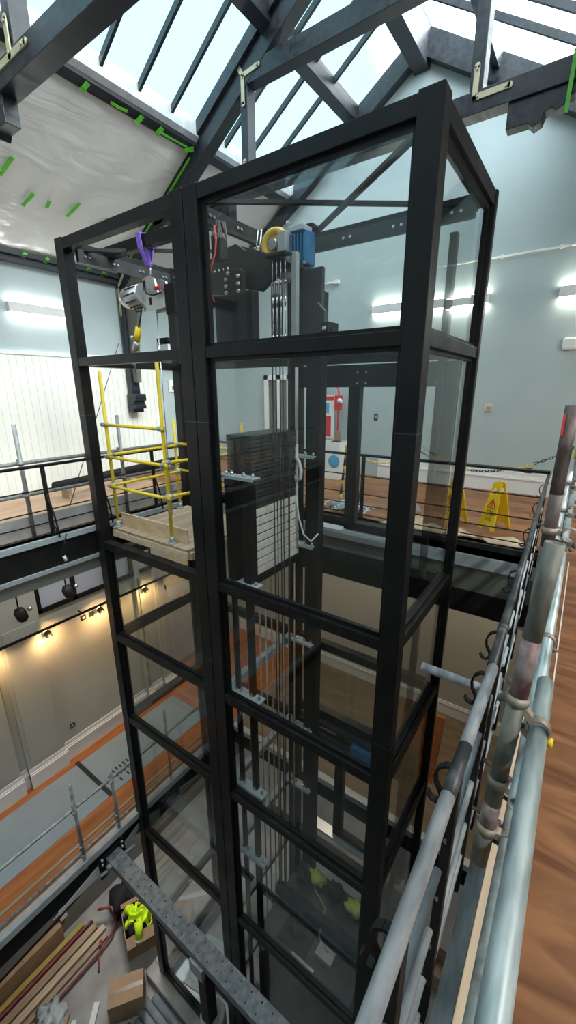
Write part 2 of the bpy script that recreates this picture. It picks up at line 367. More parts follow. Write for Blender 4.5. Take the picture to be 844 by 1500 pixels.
# roof: opaque lower slopes
MB().prism([(XL - .25, zr(XL - .25)), (-5.62, zr(-5.62)), (-5.62, zr(-5.62) + .2), (XL - .25, zr(XL - .25) + .2)], 'y', YN, YB + .25).build('ceiling_left', 'ceil')['kind'] = 'structure'
MB().prism([(XR + .25, zr(XR + .25)), (-.55, zr(-.55)), (-.55, zr(-.55) + .2), (XR + .25, zr(XR + .25) + .2)], 'y', YN, YB + .25).build('ceiling_right', 'ceil')['kind'] = 'structure'
TY = (-.6, 2.45, 5.58)
bays = [(YN, -.68), (-.52, 2.37), (2.53, 5.50), (5.66, YB)]
wi = 2
for side in (-1, 1):
    X = lambda d: RX + side * d
    for (y0, y1) in bays:
        for (d0, d1) in ((1.22, 2.52), (.12, 1.08)):
            a, c = X(d0), X(d1)
            poly = [(a, zr(a) + .14), (c, zr(c) + .14), (c, zr(c) + .152), (a, zr(a) + .152)]
            g = struct(MB().prism(poly, 'y', y0, y1).build('window_%d' % wi, 'skyglass')); wi += 1
            b = MB(); y = YB - .94
            ys = []
            while y > y0 + .1:
                if y < y1 - .1: ys.append(y)
                y -= .545
            for y in ys:
                b.prism([(a, zr(a) + .05), (c, zr(c) + .05), (c, zr(c) + .14), (a, zr(a) + .14)], 'y', y - .02, y + .02)
            for e in (y0 + .03, y1 - .03):
                b.prism([(a, zr(a) - .02), (c, zr(c) - .02), (c, zr(c) + .16), (a, zr(a) + .16)], 'y', e - .04, e + .04)
            b.build('glazing_bar', 'truss', g)
    for i, (d, h, wd, m) in enumerate(((1.15, .09, .13, 'truss'), (2.505, .04, .07, 'silver'), (2.59, .09, .10, 'truss'))):
        a = X(d - wd / 2); c = X(d + wd / 2)
        struct(MB().prism([(a, zr(a) - h), (c, zr(c) - h), (c, zr(c) + .16), (a, zr(a) + .16)], 'y', YN, YB).build('trim_roof_%s_%d' % ('left' if side < 0 else 'right', i + 1), m))
sbox('trim_ridge', 'truss', RX - .12, RX + .12, YN, YB, RZ - .42, RZ + .1)
for side in (-1, 1):   # dark boards along the gable verge
    e = XL if side < 0 else XR
    struct(MB().prism([(RX, RZ - .05), (e, zr(e) - .05), (e, zr(e) - .26), (RX, RZ - .26)], 'y', YB - .17, YB - .01).build('trim_verge_%s' % ('left' if side < 0 else 'right'), 'truss'))
# upper pilaster at the far gallery wall
sbox('trim_far_pilaster', 'wall', -4.55, -4.0, YB - .16, YB, F1, .30)
sbox('trim_far_pilaster_base', 'white', -4.57, -3.98, YB - .19, YB, F1, F1 + .4)

# ------------------------------------------------------------------ roof trusses
def bracket(name, segs, parent, y, wd=.055):
    """flat brass strap of straight legs on the near face of a truss, with bolts"""
    for k in range(1):
        b = MB()
        for (p, q) in segs:
            p3 = V((p[0], y, p[1])); q3 = V((q[0], y, q[1])); b.bar(p3, q3, .012, wd, up=(q3 - p3).cross(V((0, 1, 0))))
            for e in (p3, q3): b.cyl(e + V((0, .006, 0)), e - V((0, .006, 0)), wd / 2, 14)
        o = b.build(name, 'brass', parent)
        for (p, q) in segs:
            for t in (.08, .9):
                c = V((p[0] + (q[0] - p[0]) * t, y - .006, p[1] + (q[1] - p[1]) * t)); MB().cyl(c, c - V((0, .014, 0)), .013, 8).build('strap_bolt', 'brass', o)
def corbel(x, y, z, sgn, parent):
    """carved end block under the tie beam"""
    prof = [(0, 0), (.62, 0), (.62, -.05), (.58, -.10), (.52, -.10), (.50, -.16), (.44, -.19), (.40, -.15), (.34, -.17), (.32, -.24), (.25, -.27), (.20, -.22), (0, -.22)]
    MB().prism([(x + sgn * p[0], z + p[1]) for p in prof], 'y', y - .07, y + .07).build('carved_corbel', 'truss', parent, .006)
TZ, CZ = 2.86, 4.12
for ti, y in enumerate(TY):
    lab = ['dark timber roof truss nearest the rear of the hall', 'near dark timber roof truss crossing the top left corner of the view',
           'far dark timber roof truss behind the lift shaft top with brass straps'][ti]
    t = thing('roof_truss', (RX, y, TZ), lab, 'roof truss', 'roof trusses')
    hw = .095; TZ = 2.76 if ti == 1 else 2.86
    for s in (-1, 1):
        e = RX + s * 5.0; a = RX + s * .05
        MB().prism([(a, zr(a) + .05), (e, zr(e) + .05), (e, zr(e) - .31), (a, zr(a) - .31)], 'y', y - hw, y + hw).build('principal_rafter', 'truss', t, .006)
        px = RX + s * 1.57
        part('queen_post', 'truss', t, px - .065, px + .065, y - hw + .01, y + hw - .01, TZ + .0, zr(px) - .2, bevel=.006)
        bracket('brass_strap', [((px - s * .0, TZ + .04), (px, TZ + .30)), ((px, TZ + .04), (px + s * .33, TZ + .04))] if s > 0 else
                [((px, TZ + .04), (px, TZ + .30)), ((px - .28, TZ + .04), (px + .28, TZ + .04))], t, y - hw - .006)
        bracket('brass_strap', [((px, CZ + .02), (px, CZ - .30)), ((px, CZ + .02), (px - s * .28, CZ + .05)), ((px, CZ + .02), (px + s * .14, CZ + .24))], t, y - hw - .006)
        corbel(RX + s * 1.9, y, TZ - .10, s, t)
        # hammer post on the wall, its curved spandrel board and foot
        wx = XL + .06 if s < 0 else XR - .06
        part('wall_post', 'truss', t, wx, wx - s * .16, y - hw, y + hw, -.30, zr(wx) - .1, bevel=.006)
        cur = []
        x0 = wx - s * .16; zt = zr(x0 - s * 1.25) - .2
        for k in range(13):
            a = PI / 2 * k / 12
            cur.append((x0 - s * (1.25 - 1.1 * math.sin(a)), zt - .15 - (zt - .15 - .15) * (1 - math.cos(a)) ** .8))
        poly = [(x0, .15), (x0, zr(x0) - .22), (x0 - s * 1.25, zt)] + cur
        MB().prism(poly, 'y', y - .045, y + .045).build('spandrel_board', 'olivewood', t)
        k = MB()
        for (d0, z0, z1) in ((.30, -.22, -.08), (.24, -.30, -.22), (.28, -.38, -.30), (.18, -.46, -.38)):
            k.box(wx, wx - s * d0, y - .13, y + .13, z0, z1)
        k.build('foot_corbel', 'truss', t, .01)
        bracket('brass_strap', [((wx - s * .06, 1.95), (wx - s * .06, 1.45)), ((wx - s * .06, 1.95), (wx - s * .36, zr(wx - s * .36) - .12))], t, y - hw - .006)
        xa = RX + s * 3.75
        bracket('brass_strap', [((xa, zr(xa) - .28), (xa + s * .45, zr(xa + s * .45) - .16)), ((xa, zr(xa) - .28), (xa - s * .40, zr(xa) - .24))], t, y - hw - .006)
    part('collar_beam', 'truss', t, RX - 1.75, RX + 1.75, y - hw + .005, y + hw - .005, CZ - .09, CZ + .13, bevel=.006)
    part('tie_beam', 'truss', t, RX - 3.7, RX + 3.7, y - hw, y + hw, TZ - .10, TZ + .10, bevel=.006)

t = thing('green_strap', (-.62, 5.45, 2.5), 'thin green strap hanging over the far truss tie at the right edge', 'strap')
MB().bar((-.61, 5.465, 2.98), (-.62, 5.455, 2.50), .035, .006, up=(0, 1, 0)).build('strap_length', 'green', t); MB().bar((-.61, 5.47, 2.98), (-.61, 5.6, 2.985), .045, .006).build('strap_fold', 'green', t)

# ------------------------------------------------------------------ polythene and tape on the left roof slope
g = MB(); nx, ny = 60, 120; rows = []
for i in range(nx + 1):
    row = []
    for j in range(ny + 1):
        x = -8.0 + (8.0 - 5.70) * i / nx; y = -3.0 + 8.45 * j / ny
        edge = min(i, nx - i, 4) / 4 * min(j, ny - j, 4) / 4
        n = math.sin(y * 3.1 + x * 1.7 + 1.3 * math.sin(x * 2.3)) * .022 + math.sin(y * 7.3 - x * 5.1 + math.sin(y * 2)) * .012 + random.uniform(-.004, .004)
        sag = .03 * math.sin(PI * i / nx)
        row.append(g.bm.verts.new((x, y, zr(x) - .02 - edge * (sag + abs(n) * 1.2))))
    rows.append(row)
for i in range(nx):
    for j in range(ny):
        f = g.bm.faces.new((rows[i][j], rows[i + 1][j], rows[i + 1][j + 1], rows[i][j + 1])); f.smooth = True
tag(g.build('polythene_sheet', 'film'), 'crumpled translucent polythene sheet taped over the left roof slope', 'plastic sheet')
def tape(x, y, L, W, ang, label, group):
    """a strip of tape on the left slope: L along its own direction, W across, turned ang in the slope"""
    n = V((RS, 0, -1)).normalized()                     # down into the room
    up = V((1, 0, RS)).normalized(); al = V((0, 1, 0))
    d = al * math.cos(ang) + up * math.sin(ang); e = d.cross(n)
    c = V((x, y, zr(x))) + n * (.10 if x > -5.75 else .092); b = MB(); k = 5; top = []; bot = []
    for i in range(k + 1):
        q = c + d * (i / k - .5) * L + n * random.uniform(-.006, .008)
        wv = W / 2 * random.uniform(.85, 1.1)
        top.append((q - e * wv, q + e * wv))
    for i in range(k):
        a0, a1 = top[i]; b0, b1 = top[i + 1]
        b.hexa([a0, a1, b1, b0], [a0 + n * .002, a1 + n * .002, b1 + n * .002, b0 + n * .002])
    return tag(b.build('tape_strip', 'green'), label, 'tape', group)
for i, y in enumerate((2.89, 3.71, 4.49, 4.82)):
    pl = ['at the far left corner of the view', 'below the near truss', 'midway along the upper edge', 'second from the far corner'][i]
    tape(-5.69, y, .13, .07, PI / 2 - .3, 'green tape patch on upper edge of polythene, ' + pl, 'green tape along the upper edge of the polythene')
tape(-5.69, 4.18, .24, .04, 0.05, 'long green tape strip along upper edge of the polythene sheet', None)
tape(-5.69, 5.05, .55, .03, 0.03, 'green tape run along upper edge of polythene towards the corner', None)
tape(-5.70, 5.38, .15, .08, .7, 'green tape patch on the upper far corner of the polythene', None)
tape(-6.75, 5.48, 2.3, .07, PI / 2, 'long green tape strip down the far edge of polythene beside truss', None)
for i, (x, y, L, a) in enumerate(((-6.82, 3.17, .32, 1.3), (-7.13, 3.54, .26, 1.25), (-7.10, 3.81, .12, 1.5), (-7.06, 4.17, .30, 1.2), (-7.11, 4.67, .24, 1.1), (-7.10, 4.98, .40, 1.0))):
    pl = ['leftmost in view', 'second from the left', 'the shortest of the row', 'fourth from the left', 'just above the shaft top beam', 'seen through the shaft glass'][i]
    tape(x, y, L, .055, a, 'loose green tape strip halfway down polythene, ' + pl, 'green tape strips across the middle of the polythene')
for i, (x, y) in enumerate(((-7.95, 3.75), (-7.95, 4.10), (-7.95, 4.84), (-7.95, 5.14))):
    pl = ['left of the shaft corner post', 'beside the shaft corner post', 'seen inside the shaft, left one', 'seen inside the shaft, right one'][i]
    tape(x, y, .12, .07, 1.4, 'small green tape tab on lower edge of polythene, ' + pl, 'green tape tabs along the lower edge of the polythene')

# ------------------------------------------------------------------ the glass lift shaft
SH = thing('glass_lift_shaft', (-3.05, 3.6, FP), 'tall black framed glass lift shaft standing in the open well', 'lift shaft')
PF = (2.80, 2.934); PR = (4.316, 4.45)
XA = (-5.174, -5.03); XB1 = (-3.227, -3.064); XB2 = (-3.055, -2.892); XC = (-1.07, -.916)
ZB = -11.14; ZT = 1.62
for xs in (XA, XB1, XB2, XC):
    for ys in (PF, PR):
        if ys == PR and xs in (XB1,): continue
        if ys == PR and xs == XC: xs, ys = (-.972, -.916), (4.385, 4.45)
        b = MB().box(xs[0], xs[1], ys[0], ys[1], ZB, ZT)
        o = b.build('corner_post', 'black', SH, .006)
b = MB()
for xs in (XA, XB1, XB2, XC):                      # thin joint lines where post lengths meet
    for z in (-.30, -3.0, -7.9): b.box(xs[0] - .0015, xs[1] + .0015, PF[0] - .0015, PF[1] + .0015, z, z + .006)
b.build('post_joint', 'plategrey', SH)
LV = [(1.61, 1.50), (.37, .274), (-1.956, -2.06), (-3.385, -3.50), (-4.855, -4.96), (-7.207, -7.31), (-9.55, -9.65), (-11.02, -11.14)]
spans = {'front_left': (XA[1], XB1[0]), 'front_right': (XB2[1], XC[0])}
def transom_x(x0, x1, y0, y1, zt, zb): MB().box(x0, x1, y0, y1, zb, zt).build('transom', 'worn' if zt < 0 else 'black', SH, .004)
for (zt, zb) in LV:
    transom_x(XA[1], XB1[0], PF[0] + .008, PF[1] - .02, zt, zb)
    transom_x(XB2[1], XC[0], PF[0] + .008, PF[1] - .02, zt, zb)
    transom_x(XA[1], XB2[0], PR[0] + .02, PR[1] - .008, zt, zb)
    transom_x(XB2[1], XC[0], PR[0] + .02, PR[1] - .008, zt, zb)
    for xs in (XA, XC):
        MB().box(xs[0] + .012, xs[1] - .012, PF[1], PR[0] if xs == XA else 4.385, zb, zt).build('transom', 'worn' if zt < 0 else 'black', SH, .004)
def pane(axis, c, a0, a1, z0, z1, bead=True):
    t = .006
    if axis == 'y': MB().box(a0, a1, c - t, c + t, z0, z1).build('glass_pane', 'glass', SH)
    else: MB().box(c - t, c + t, a0, a1, z0, z1).build('glass_pane', 'glass', SH)
    if not bead: return
    b = MB(); w = .032; d = .020
    for (p, q, r, s) in ((a0, a1, z0, z0 + w), (a0, a1, z1 - w, z1), (a0, a0 + w, z0 + w, z1 - w), (a1 - w, a1, z0 + w, z1 - w)):
        if axis == 'y': b.box(p, q, c - d, c + d, r, s)
        else: b.box(c - d, c + d, p, q, r, s)
    b.build('glazing_bead', 'black', SH)
for i in range(len(LV) - 1):
    z1 = LV[i][1]; z0 = LV[i + 1][0]
    if i != 1 and i != 0: pane('y', 2.866, XA[1], XB1[0], z0, z1)
    pane('y', 2.866, XB2[1], XC[0], z0, z1)
    pane('x', -.985, PF[1], 4.385, z0, z1)
    if i > 1: pane('x', -5.10, PF[1], PR[0], z0, z1)
    if i in (0, 3, 5, 6): pane('y', 4.39, XB2[1], XC[0], z0, z1, False)
# roof braces and bolted channels
for (p, q) in (((-2.93, 2.95, 1.53), (-1.08, 4.36, 1.53)), ((-1.08, 2.95, 1.50), (-2.93, 4.36, 1.50)), ((-5.10, 2.95, 1.53), (-3.25, 4.36, 1.53))):
    MB().bar(p, q, .045, .03).build('brace_bar', 'darkgrey', SH)
def channel(p, q, name='cross_channel', h=.13, side=(0, -1, 0)):
    o = MB().bar(p, q, .05, h).build(name, 'darkgrey', SH)
    b = MB(); p = V(p); q = V(q); s = V(side)
    for t in (.06, .10, .34, .38, .62, .66, .90, .94):
        c = p + (q - p) * t + s * .025; b.cyl(c, c + s * .015, .014, 8)
    b.build('channel_bolt', 'steel', o)
channel((-2.95, 4.28, 1.47), (-1.05, 4.28, 1.47)); channel((-5.0, 4.28, 1.47), (-3.1, 4.28, 1.47))
channel((-5.0, 2.95, 1.46), (-5.0, 4.25, 1.46), side=(1, 0, 0)); channel((-3.0, 2.95, 1.46), (-3.0, 4.25, 1.46), side=(1, 0, 0))
MB().bar((-5.02, 3.36, 1.57), (-3.0, 3.36, 1.57), .10, .12).build('lifting_beam', 'black', SH, .004)
# grey dividing beams on the post line between the two cars
for z in (-2.0, -3.40, -4.85, -6.02, -7.27, -8.6):
    MB().box(-3.05, -2.97, 2.94, 4.31, z - .10, z).build('dividing_beam', 'greybeam', SH, .003)
# landing frames on the far side of the right bay
for (zs, zh, m) in ((-1.66, .12, 'black'), (-6.82, -4.70, 'black')):
    b = MB(); b.box(-2.24, -2.10, 4.36, 4.46, zs, zh); b.box(-1.19, -1.07, 4.36, 4.46, zs, zh); b.box(-2.24, -1.07, 4.36, 4.46, zs, zs + .10); b.box(-2.85, -1.07, 4.36, 4.48, zh, zh + .14)
    o = b.build('landing_frame', m, SH, .004)
    MB().box(-2.60, -1.10, 4.30, 4.46, zs - .05, zs - .012).build('landing_sill', 'silver', o)
b = MB(); b.box(-2.80, -1.1, 4.30, 4.42, -4.78, -4.70); b.box(-2.80, -1.1, 4.30, 4.42, -5.02, -4.92); b.build('door_header', 'darkgrey', SH, .004)
MB().box(-1.95, -1.60, 4.24, 4.34, -4.98, -4.80).build('door_operator', 'blue', SH, .006)
# upper door head gear with its small bright fittings
b = MB(); b.box(-2.85, -1.07, 4.30, 4.36, .02, .24); oo = b.build('door_header', 'blackmatt', SH, .004)
b = MB()
for x in (-2.6, -2.5, -2.1, -2.0, -1.6, -1.5, -1.25):
    for z in (.06, .17): b.cyl((x, 4.30, z), (x, 4.285, z), .012, 8)
b.build('header_bolt', 'steel', oo)
# concrete upstand the shaft stands on
b = MB(); b.box(-5.40, -.8, 2.62, 2.84, FP, ZB); b.box(-5.40, -5.02, 2.84, 4.6, FP, ZB); b.box(-5.02, -.8, 4.36, 4.6, FP, ZB); b.box(-1.06, -.8, 2.84, 4.36, FP, ZB)
tag(b.build('concrete_plinth', 'concrete', None, .02), 'low rounded concrete upstand around the foot of the glass shaft', 'plinth')

# ------------------------------------------------------------------ lift machinery
def bolts(parent, pts, ax, r=.018, ln=.03, m='steel', name='bolt'):
    b = MB(); a = V(ax)
    for p in pts: b.cyl(V(p), V(p) + a * ln, r, 10); b.cyl(V(p) + a * ln, V(p) + a * (ln + .012), r * .6, 8)
    return b.build(name, m, parent)
# guide columns with bracket plates
def guide(name, loc, label, cols, plates, m='blackmatt'):
    t = thing(name, loc, label, 'guide rail', 'counterweight guide rails')
    for i, c in enumerate(cols): part('rail_column', m, t, *c, bevel=.003)
    for (x0, x1, y0, y1, z) in plates:
        p = MB(); p.box(x0, x1, y0, y1, z - .012, z); p.box(x0, x1, y0 - .004, y0 + .004, z - .03, z)
        o = p.build('rail_bracket', 'palegrey', t)
        bolts(o, [(x0 + (x1 - x0) * f, (y0 + y1) / 2, z) for f in (.18, .34, .66, .90)], (0, 0, 1), .019, .03)
    return t
guide('guide_rail', (-2.68, 3.0, FP), 'front pair of black guide columns with pale bracket plates before the counterweight',
      [(-2.89, -2.77, 2.96, 3.10, -2.0, -.86), (-2.69, -2.59, 2.98, 3.10, -2.0, -.86), (-2.90, -2.85, 3.0, 3.05, FP + .1, -2.0), (-2.69, -2.62, 3.0, 3.06, FP + .1, -2.0)],
      [(-2.98, -2.49, 2.94, 3.06, z) for z in (-.82, -1.97, -3.42, -4.84, -6.02, -7.6)])
guide('guide_rail', (-2.6, 4.25, FP), 'rear black guide column behind the counterweight with bolted plates',
      [(-2.68, -2.49, 4.16, 4.30, FP + .1, 1.0), (-2.90, -2.84, 4.20, 4.30, FP + .1, 1.0)],
      [(-2.95, -2.53, 4.10, 4.22, z) for z in (-.76, -1.90, -3.33, -4.80, -5.94, -7.1)])
t = thing('guide_rail', (-1.2, 3.7, FP), 'slim black guide rail beside the right shaft wall', 'guide rail')
part('rail_column', 'blackmatt', t, -1.22, -1.16, 4.18, 4.26, FP + .1, 1.3); part('rail_foot', 'darkgrey', t, -1.26, -1.12, 4.14, 4.30, FP + .02, FP + .1)
t = thing('conduit', (-2.76, 4.1, -1.95), 'white vertical conduit tube beside the rear guide column', 'conduit')
MB().cyl((-2.76, 4.08, .24), (-2.76, 4.08, -.62), .019, 10).build('tube', 'whitecable', t); MB().cyl((-2.76, 4.08, -.62), (-2.76, 4.08, -1.95), .022, 10).build('tube', 'whitecable', t)
MB().path([(-2.76, 4.06, -.78), (-2.70, 4.04, -.82), (-2.66, 4.03, -.92), (-2.67, 4.03, -1.02), (-2.73, 4.04, -1.06), (-2.77, 4.06, -1.0)], .022, 8).build('cable_loop', 'whitecable', t)
MB().path([(-2.77, 4.07, -1.2), (-2.70, 4.04, -1.5), (-2.62, 4.03, -1.72), (-2.52, 4.05, -1.80), (-2.45, 4.1, -1.7)], .011, 8).build('cable_tail', 'whitecable', t)
# counterweight
t = thing('counterweight', (-2.95, 3.7, -2.12), 'counterweight stack of black steel plates over pale concrete blocks', 'counterweight')
for i in range(8):
    z0 = -2.03 + i * .098
    part('concrete_block', 'cwc', t, -3.12, -2.75 + random.uniform(-.006, .006), 3.25, 4.12, z0 + .006, z0 + .092, bevel=.006)
    part('gap_shade', 'blackmatt', t, -3.12, -2.762, 3.25, 4.12, z0 - .006, z0 + .006)  # black strips stand in for the shade in the gaps between blocks
for i in range(19):
    z0 = -1.244 + i * .0415
    part('steel_plate', 'plategrey', t, -3.11, -2.76 + random.uniform(-.01, .01), 3.25, 4.12, z0 + .003, z0 + .038, bevel=.003)
part('weight_frame', 'blackmatt', t, -3.14, -2.74, 3.22, 4.15, -2.12, -2.03)
b = MB(); b.box(-3.0, -2.86, 3.19, 3.25, -2.12, -.47); b.box(-3.0, -2.86, 4.12, 4.16, -2.12, -.47); b.build('weight_frame', 'darkgrey', t)
for i, (x, y) in enumerate(((-2.70, 3.55), (-2.70, 3.61), (-2.70, 3.68), (-2.70, 3.73), (-2.70, 3.84))):
    tag(MB().cyl((x, y, .85), (x, y, -8.6), .013 if i == 4 else .007, 6).build('hoist_rope', 'rubber'), 'thin dark steel hoist rope hanging in front of the counterweight blocks', 'rope', 'hoist ropes')
# drive machine
t = thing('lift_machine', (-2.7, 3.7, .15), 'lift drive machine with blue motor and ochre sheave at the shaft head', 'lift machine')
MB().prism([(-3.36, 1.34), (-3.08, 1.37), (-2.98, 1.30), (-2.52, 1.18), (-2.46, 1.12), (-2.80, .92), (-3.37, 1.05)], 'y', 3.48, 3.56).build('side_plate', 'darkgrey', t, .004)
MB().prism([(-3.30, 1.34), (-3.08, 1.37), (-2.52, 1.18), (-2.46, 1.12), (-2.52, 1.12), (-3.3, 1.28)], 'y', 3.56, 3.95).build('bed_plate', 'darkgrey', t, .004)
o = MB().prism([(-3.50, 1.13), (-2.96, 1.12), (-2.93, 1.10), (-2.93, .88), (-3.56, .96)], 'y', 3.38, 3.44).build('cross_channel', 'darkgrey', t, .004)
bolts(o, [(-2.96, 3.38, z) for z in (1.05, .985, .92)] + [(-3.12, 3.38, z) for z in (1.04, .98, .92)] + [(-3.09, 3.38, 1.09)], (0, -1, 0), .018, .025)
bolts(o, [(x, 3.40, 1.135) for x in (-3.42, -3.36, -3.30, -3.24, -3.18, -3.12)], (0, 0, 1), .008, .01)
part('leg_panel', 'darkgrey', t, -2.62, -2.27, 3.78, 3.84, .40, 1.12, bevel=.004)
MB().prism([(-2.44, .80), (-2.28, .80), (-2.20, .72), (-2.20, .44), (-2.44, .44)], 'y', 3.72, 3.78).build('leg_panel', 'darkgrey', t, .004)
b = MB(); b.box(-2.34, -2.12, 3.74, 3.86, .42, .56); b.box(-2.22, -2.14, 3.70, 3.90, .36, .62)
o = b.build('fixing_bracket', 'blackmatt', t, .003); bolts(o, [(-2.18, 3.70, z) for z in (.56, .49, .42)], (0, -1, 0), .02, .02)
b = MB(); b.box(-2.90, -2.82, 3.80, 3.90, .42, .95); b.build('machine_leg', 'darkgrey', t, .003)
# sheave
o = MB().torus((-2.79, 3.74, 1.37), (-.12, 1, 0), .125, .034, 30, 10).build('sheave', 'sheave', t)
MB().cyl((-2.79, 3.735, 1.37), (-2.79, 3.76, 1.37), .105, 24).build('sheave_web', 'sheave', o)
MB().cyl((-2.79, 3.68, 1.37), (-2.79, 3.735, 1.37), .05, 14).build('sheave_hub', 'alu', o)
# motor
o = MB().box(-2.655, -2.45, 3.80, 3.96, 1.17, 1.47).build('motor_body', 'blue', t, .02)
b = MB()
for k in range(6): b.box(-2.65 + k * .036, -2.634 + k * .036, 3.755, 3.80, 1.19, 1.43)
b.build('cooling_fin', 'blue', o)
part('terminal_box', 'silver', t, -2.62, -2.46, 3.74, 3.90, 1.45, 1.50, bevel=.006)
part('motor_cover', 'blackmatt', t, -2.60, -2.46, 3.90, 4.02, 1.48, 1.55, bevel=.01)
part('gear_case', 'greybeam', t, -2.72, -2.63, 3.68, 3.90, 1.05, 1.46, bevel=.008)
b = MB(); b.torus((-2.66, 3.78, 1.53), (1, 0, 0), .03, .007, 12, 6); b.build('lifting_eye', 'steel', t)
bolts(t, [(-2.64, 3.79, 1.18), (-2.47, 3.79, 1.18)], (0, -1, 0), .016, .02)
# rope sockets and springs
for i in range(4):
    x = -2.60 + i * .048
    b = MB(); b.cyl((x, 3.44, 1.18), (x, 3.44, .93), .0055, 8); b.cyl((x, 3.44, .80), (x, 3.44, .35), .0055, 8)
    for s in (-.012, .012): b.bar((x + s, 3.44, .95), (x + s, 3.44, .82), .007, .016, up=(0, 1, 0))
    b.cyl((x, 3.44, .96), (x, 3.44, .94), .016, 8); b.cyl((x, 3.44, .83), (x, 3.44, .74), .017, 8, .006); b.cyl((x, 3.44, .50), (x, 3.44, .46), .012, 8)
    b.build('rope_socket', 'chrome', t)
for i in range(4):
    x = -3.08 + i * .045; b = MB()
    for k in range(5): b.torus((x, 3.66, 1.27 + k * .022), (0, 0, 1), .017, .005, 12, 6)
    b.cyl((x, 3.66, 1.25), (x + .02, 3.70, 1.52), .007, 8)
    b.build('rope_spring', 'chrome', t)
part('rope_plate', 'darkgrey', t, -2.66, -2.42, 3.40, 3.50, 1.17, 1.19)
part('limit_plate', 'greybeam', t, -2.43, -2.38, 3.50, 3.56, .40, 1.20, bevel=.003)
# control box with loose wires
t = thing('control_box', (-3.0, 3.15, 1.08), 'clear lidded control box with loose wires at the top left of machinery', 'control box')
part('enclosure', 'darkgrey', t, -3.04, -2.93, 3.10, 3.20, 1.14, 1.34, bevel=.004)
for i in range(7):
    a = random.uniform(-.07, .07); c = random.uniform(-.02, .05)
    MB().path([(-2.98 + i * .015, 3.10, 1.30), (-2.95 + a, 3.06, 1.40 + c), (-2.90 + a, 3.08, 1.38 + c), (-2.86, 3.12, 1.27)], .006, 6).build('wire', 'redcable' if i == 2 else 'whitecable', t)
tag(MB().path([(-2.90, 3.0, 1.36), (-2.86, 2.98, 1.25), (-2.87, 2.97, 1.14), (-2.93, 2.97, 1.04), (-2.96, 2.97, .94), (-2.95, 2.97, .84), (-2.91, 2.97, .76)], .0085, 8).build('control_cable', 'redcable'), 'red cable looping down from the control box', 'cable')
t = thing('trunking_panel', (-2.8, 3.2, .3), 'dark grey sheet panel hung under the machine in the right bay', 'panel')
part('panel_sheet', 'darkgrey', t, -3.05, -2.62, 3.12, 3.15, .40, .84, bevel=.003); part('panel_edge', 'blackmatt', t, -2.64, -2.58, 3.10, 3.20, .42, .84)
# hoist winch hanging in the left bay
t = thing('electric_hoist', (-4.3, 3.36, .9), 'silver electric hoist hung from a purple sling in left bay', 'hoist')
b = MB(); b.path([(-4.68, 3.30, 1.03), (-4.66, 3.30, 1.03), (-4.62, 3.30, 1.03), (-4.36, 3.32, 1.05)], [.07, .10, .115, .115], 20); b.build('hoist_motor', 'alu', t)
MB().path([(-4.70, 3.295, 1.03), (-4.665, 3.30, 1.03)], .075, 18).build('fan_cover', 'whitecable', t)
b = MB()
for k in range(10):
    a = 2 * PI * k / 10; b.bar((-4.56, 3.305 + .118 * math.cos(a), 1.03 + .118 * math.sin(a)), (-4.38, 3.32 + .118 * math.cos(a), 1.05 + .118 * math.sin(a)), .012, .012)
b.build('cooling_fin', 'darkgrey', t)
o = MB().prism([(-4.36, .86), (-4.34, 1.20), (-4.24, 1.22), (-4.14, 1.18), (-4.10, 1.04), (-3.98, 1.0), (-3.98, .88)], 'y', 3.30, 3.33).build('hoist_frame', 'alu', t, .004)
MB().prism([(-4.36, .86), (-4.34, 1.20), (-4.24, 1.22), (-4.14, 1.18), (-4.10, 1.04), (-3.98, 1.0), (-3.98, .88)], 'y', 3.46, 3.49).build('hoist_frame', 'alu', t, .004)
b = MB(); b.box(-4.33, -4.29, 3.295, 3.30, 1.08, 1.18); b.box(-4.24, -4.21, 3.295, 3.30, .92, 1.0); b.build('frame_slot', 'blackmatt', o)
MB().cyl((-4.20, 3.33, 1.02), (-4.20, 3.46, 1.02), .09, 20).build('rope_drum', 'darkgrey', t)
part('switch_box', 'blackmatt', t, -3.98, -3.82, 3.30, 3.44, .80, 1.10, bevel=.006); MB().cyl((-4.10, 3.28, 1.07), (-4.02, 3.28, 1.07), .022, 10).build('stop_button', 'red', t)
MB().path([(-4.30, 3.28, 1.10), (-4.22, 3.25, 1.03), (-4.12, 3.25, 1.0), (-4.0, 3.28, 1.02)], .009, 8).build('motor_lead', 'rubber', t)
MB().path([(-4.50, 3.28, .92), (-4.46, 3.27, .87), (-4.38, 3.27, .87), (-4.35, 3.28, .92)], .009, 8).build('motor_lead', 'rubber', t)
b = MB(); b.cyl((-4.27, 3.37, 1.36), (-4.27, 3.37, 1.20), .010, 8); b.torus((-4.27, 3.37, 1.35), (0, 1, 0), .025, .008, 12, 6); b.build('hanging_hook', 'steel', t)
MB().cyl((-4.26, 3.40, .88), (-4.30, 3.40, -1.62), .0055, 6).build('lifting_cable', 'chrome', t)
b = MB(); b.cyl((-4.27, 3.40, .50), (-4.275, 3.40, .40), .02, 8); b.build('cable_weight', 'steel', t)
t = thing('lifting_sling', (-4.29, 3.36, 1.3), 'purple webbing sling looped over the lifting beam', 'sling')
b = MB()
pts = [(-4.27, 3.33, 1.33), (-4.30, 3.285, 1.50), (-4.33, 3.29, 1.645), (-4.33, 3.36, 1.655), (-4.33, 3.43, 1.645), (-4.30, 3.435, 1.50), (-4.27, 3.38, 1.33)]
for i in range(len(pts) - 1):
    p, q = V(pts[i]), V(pts[i + 1]); b.bar(p, q, (.075 if 0 < i < 5 else .05), .008, up=V((0, 1, 0)) if abs((q - p).z) > .05 else V((0, 0, 1)))
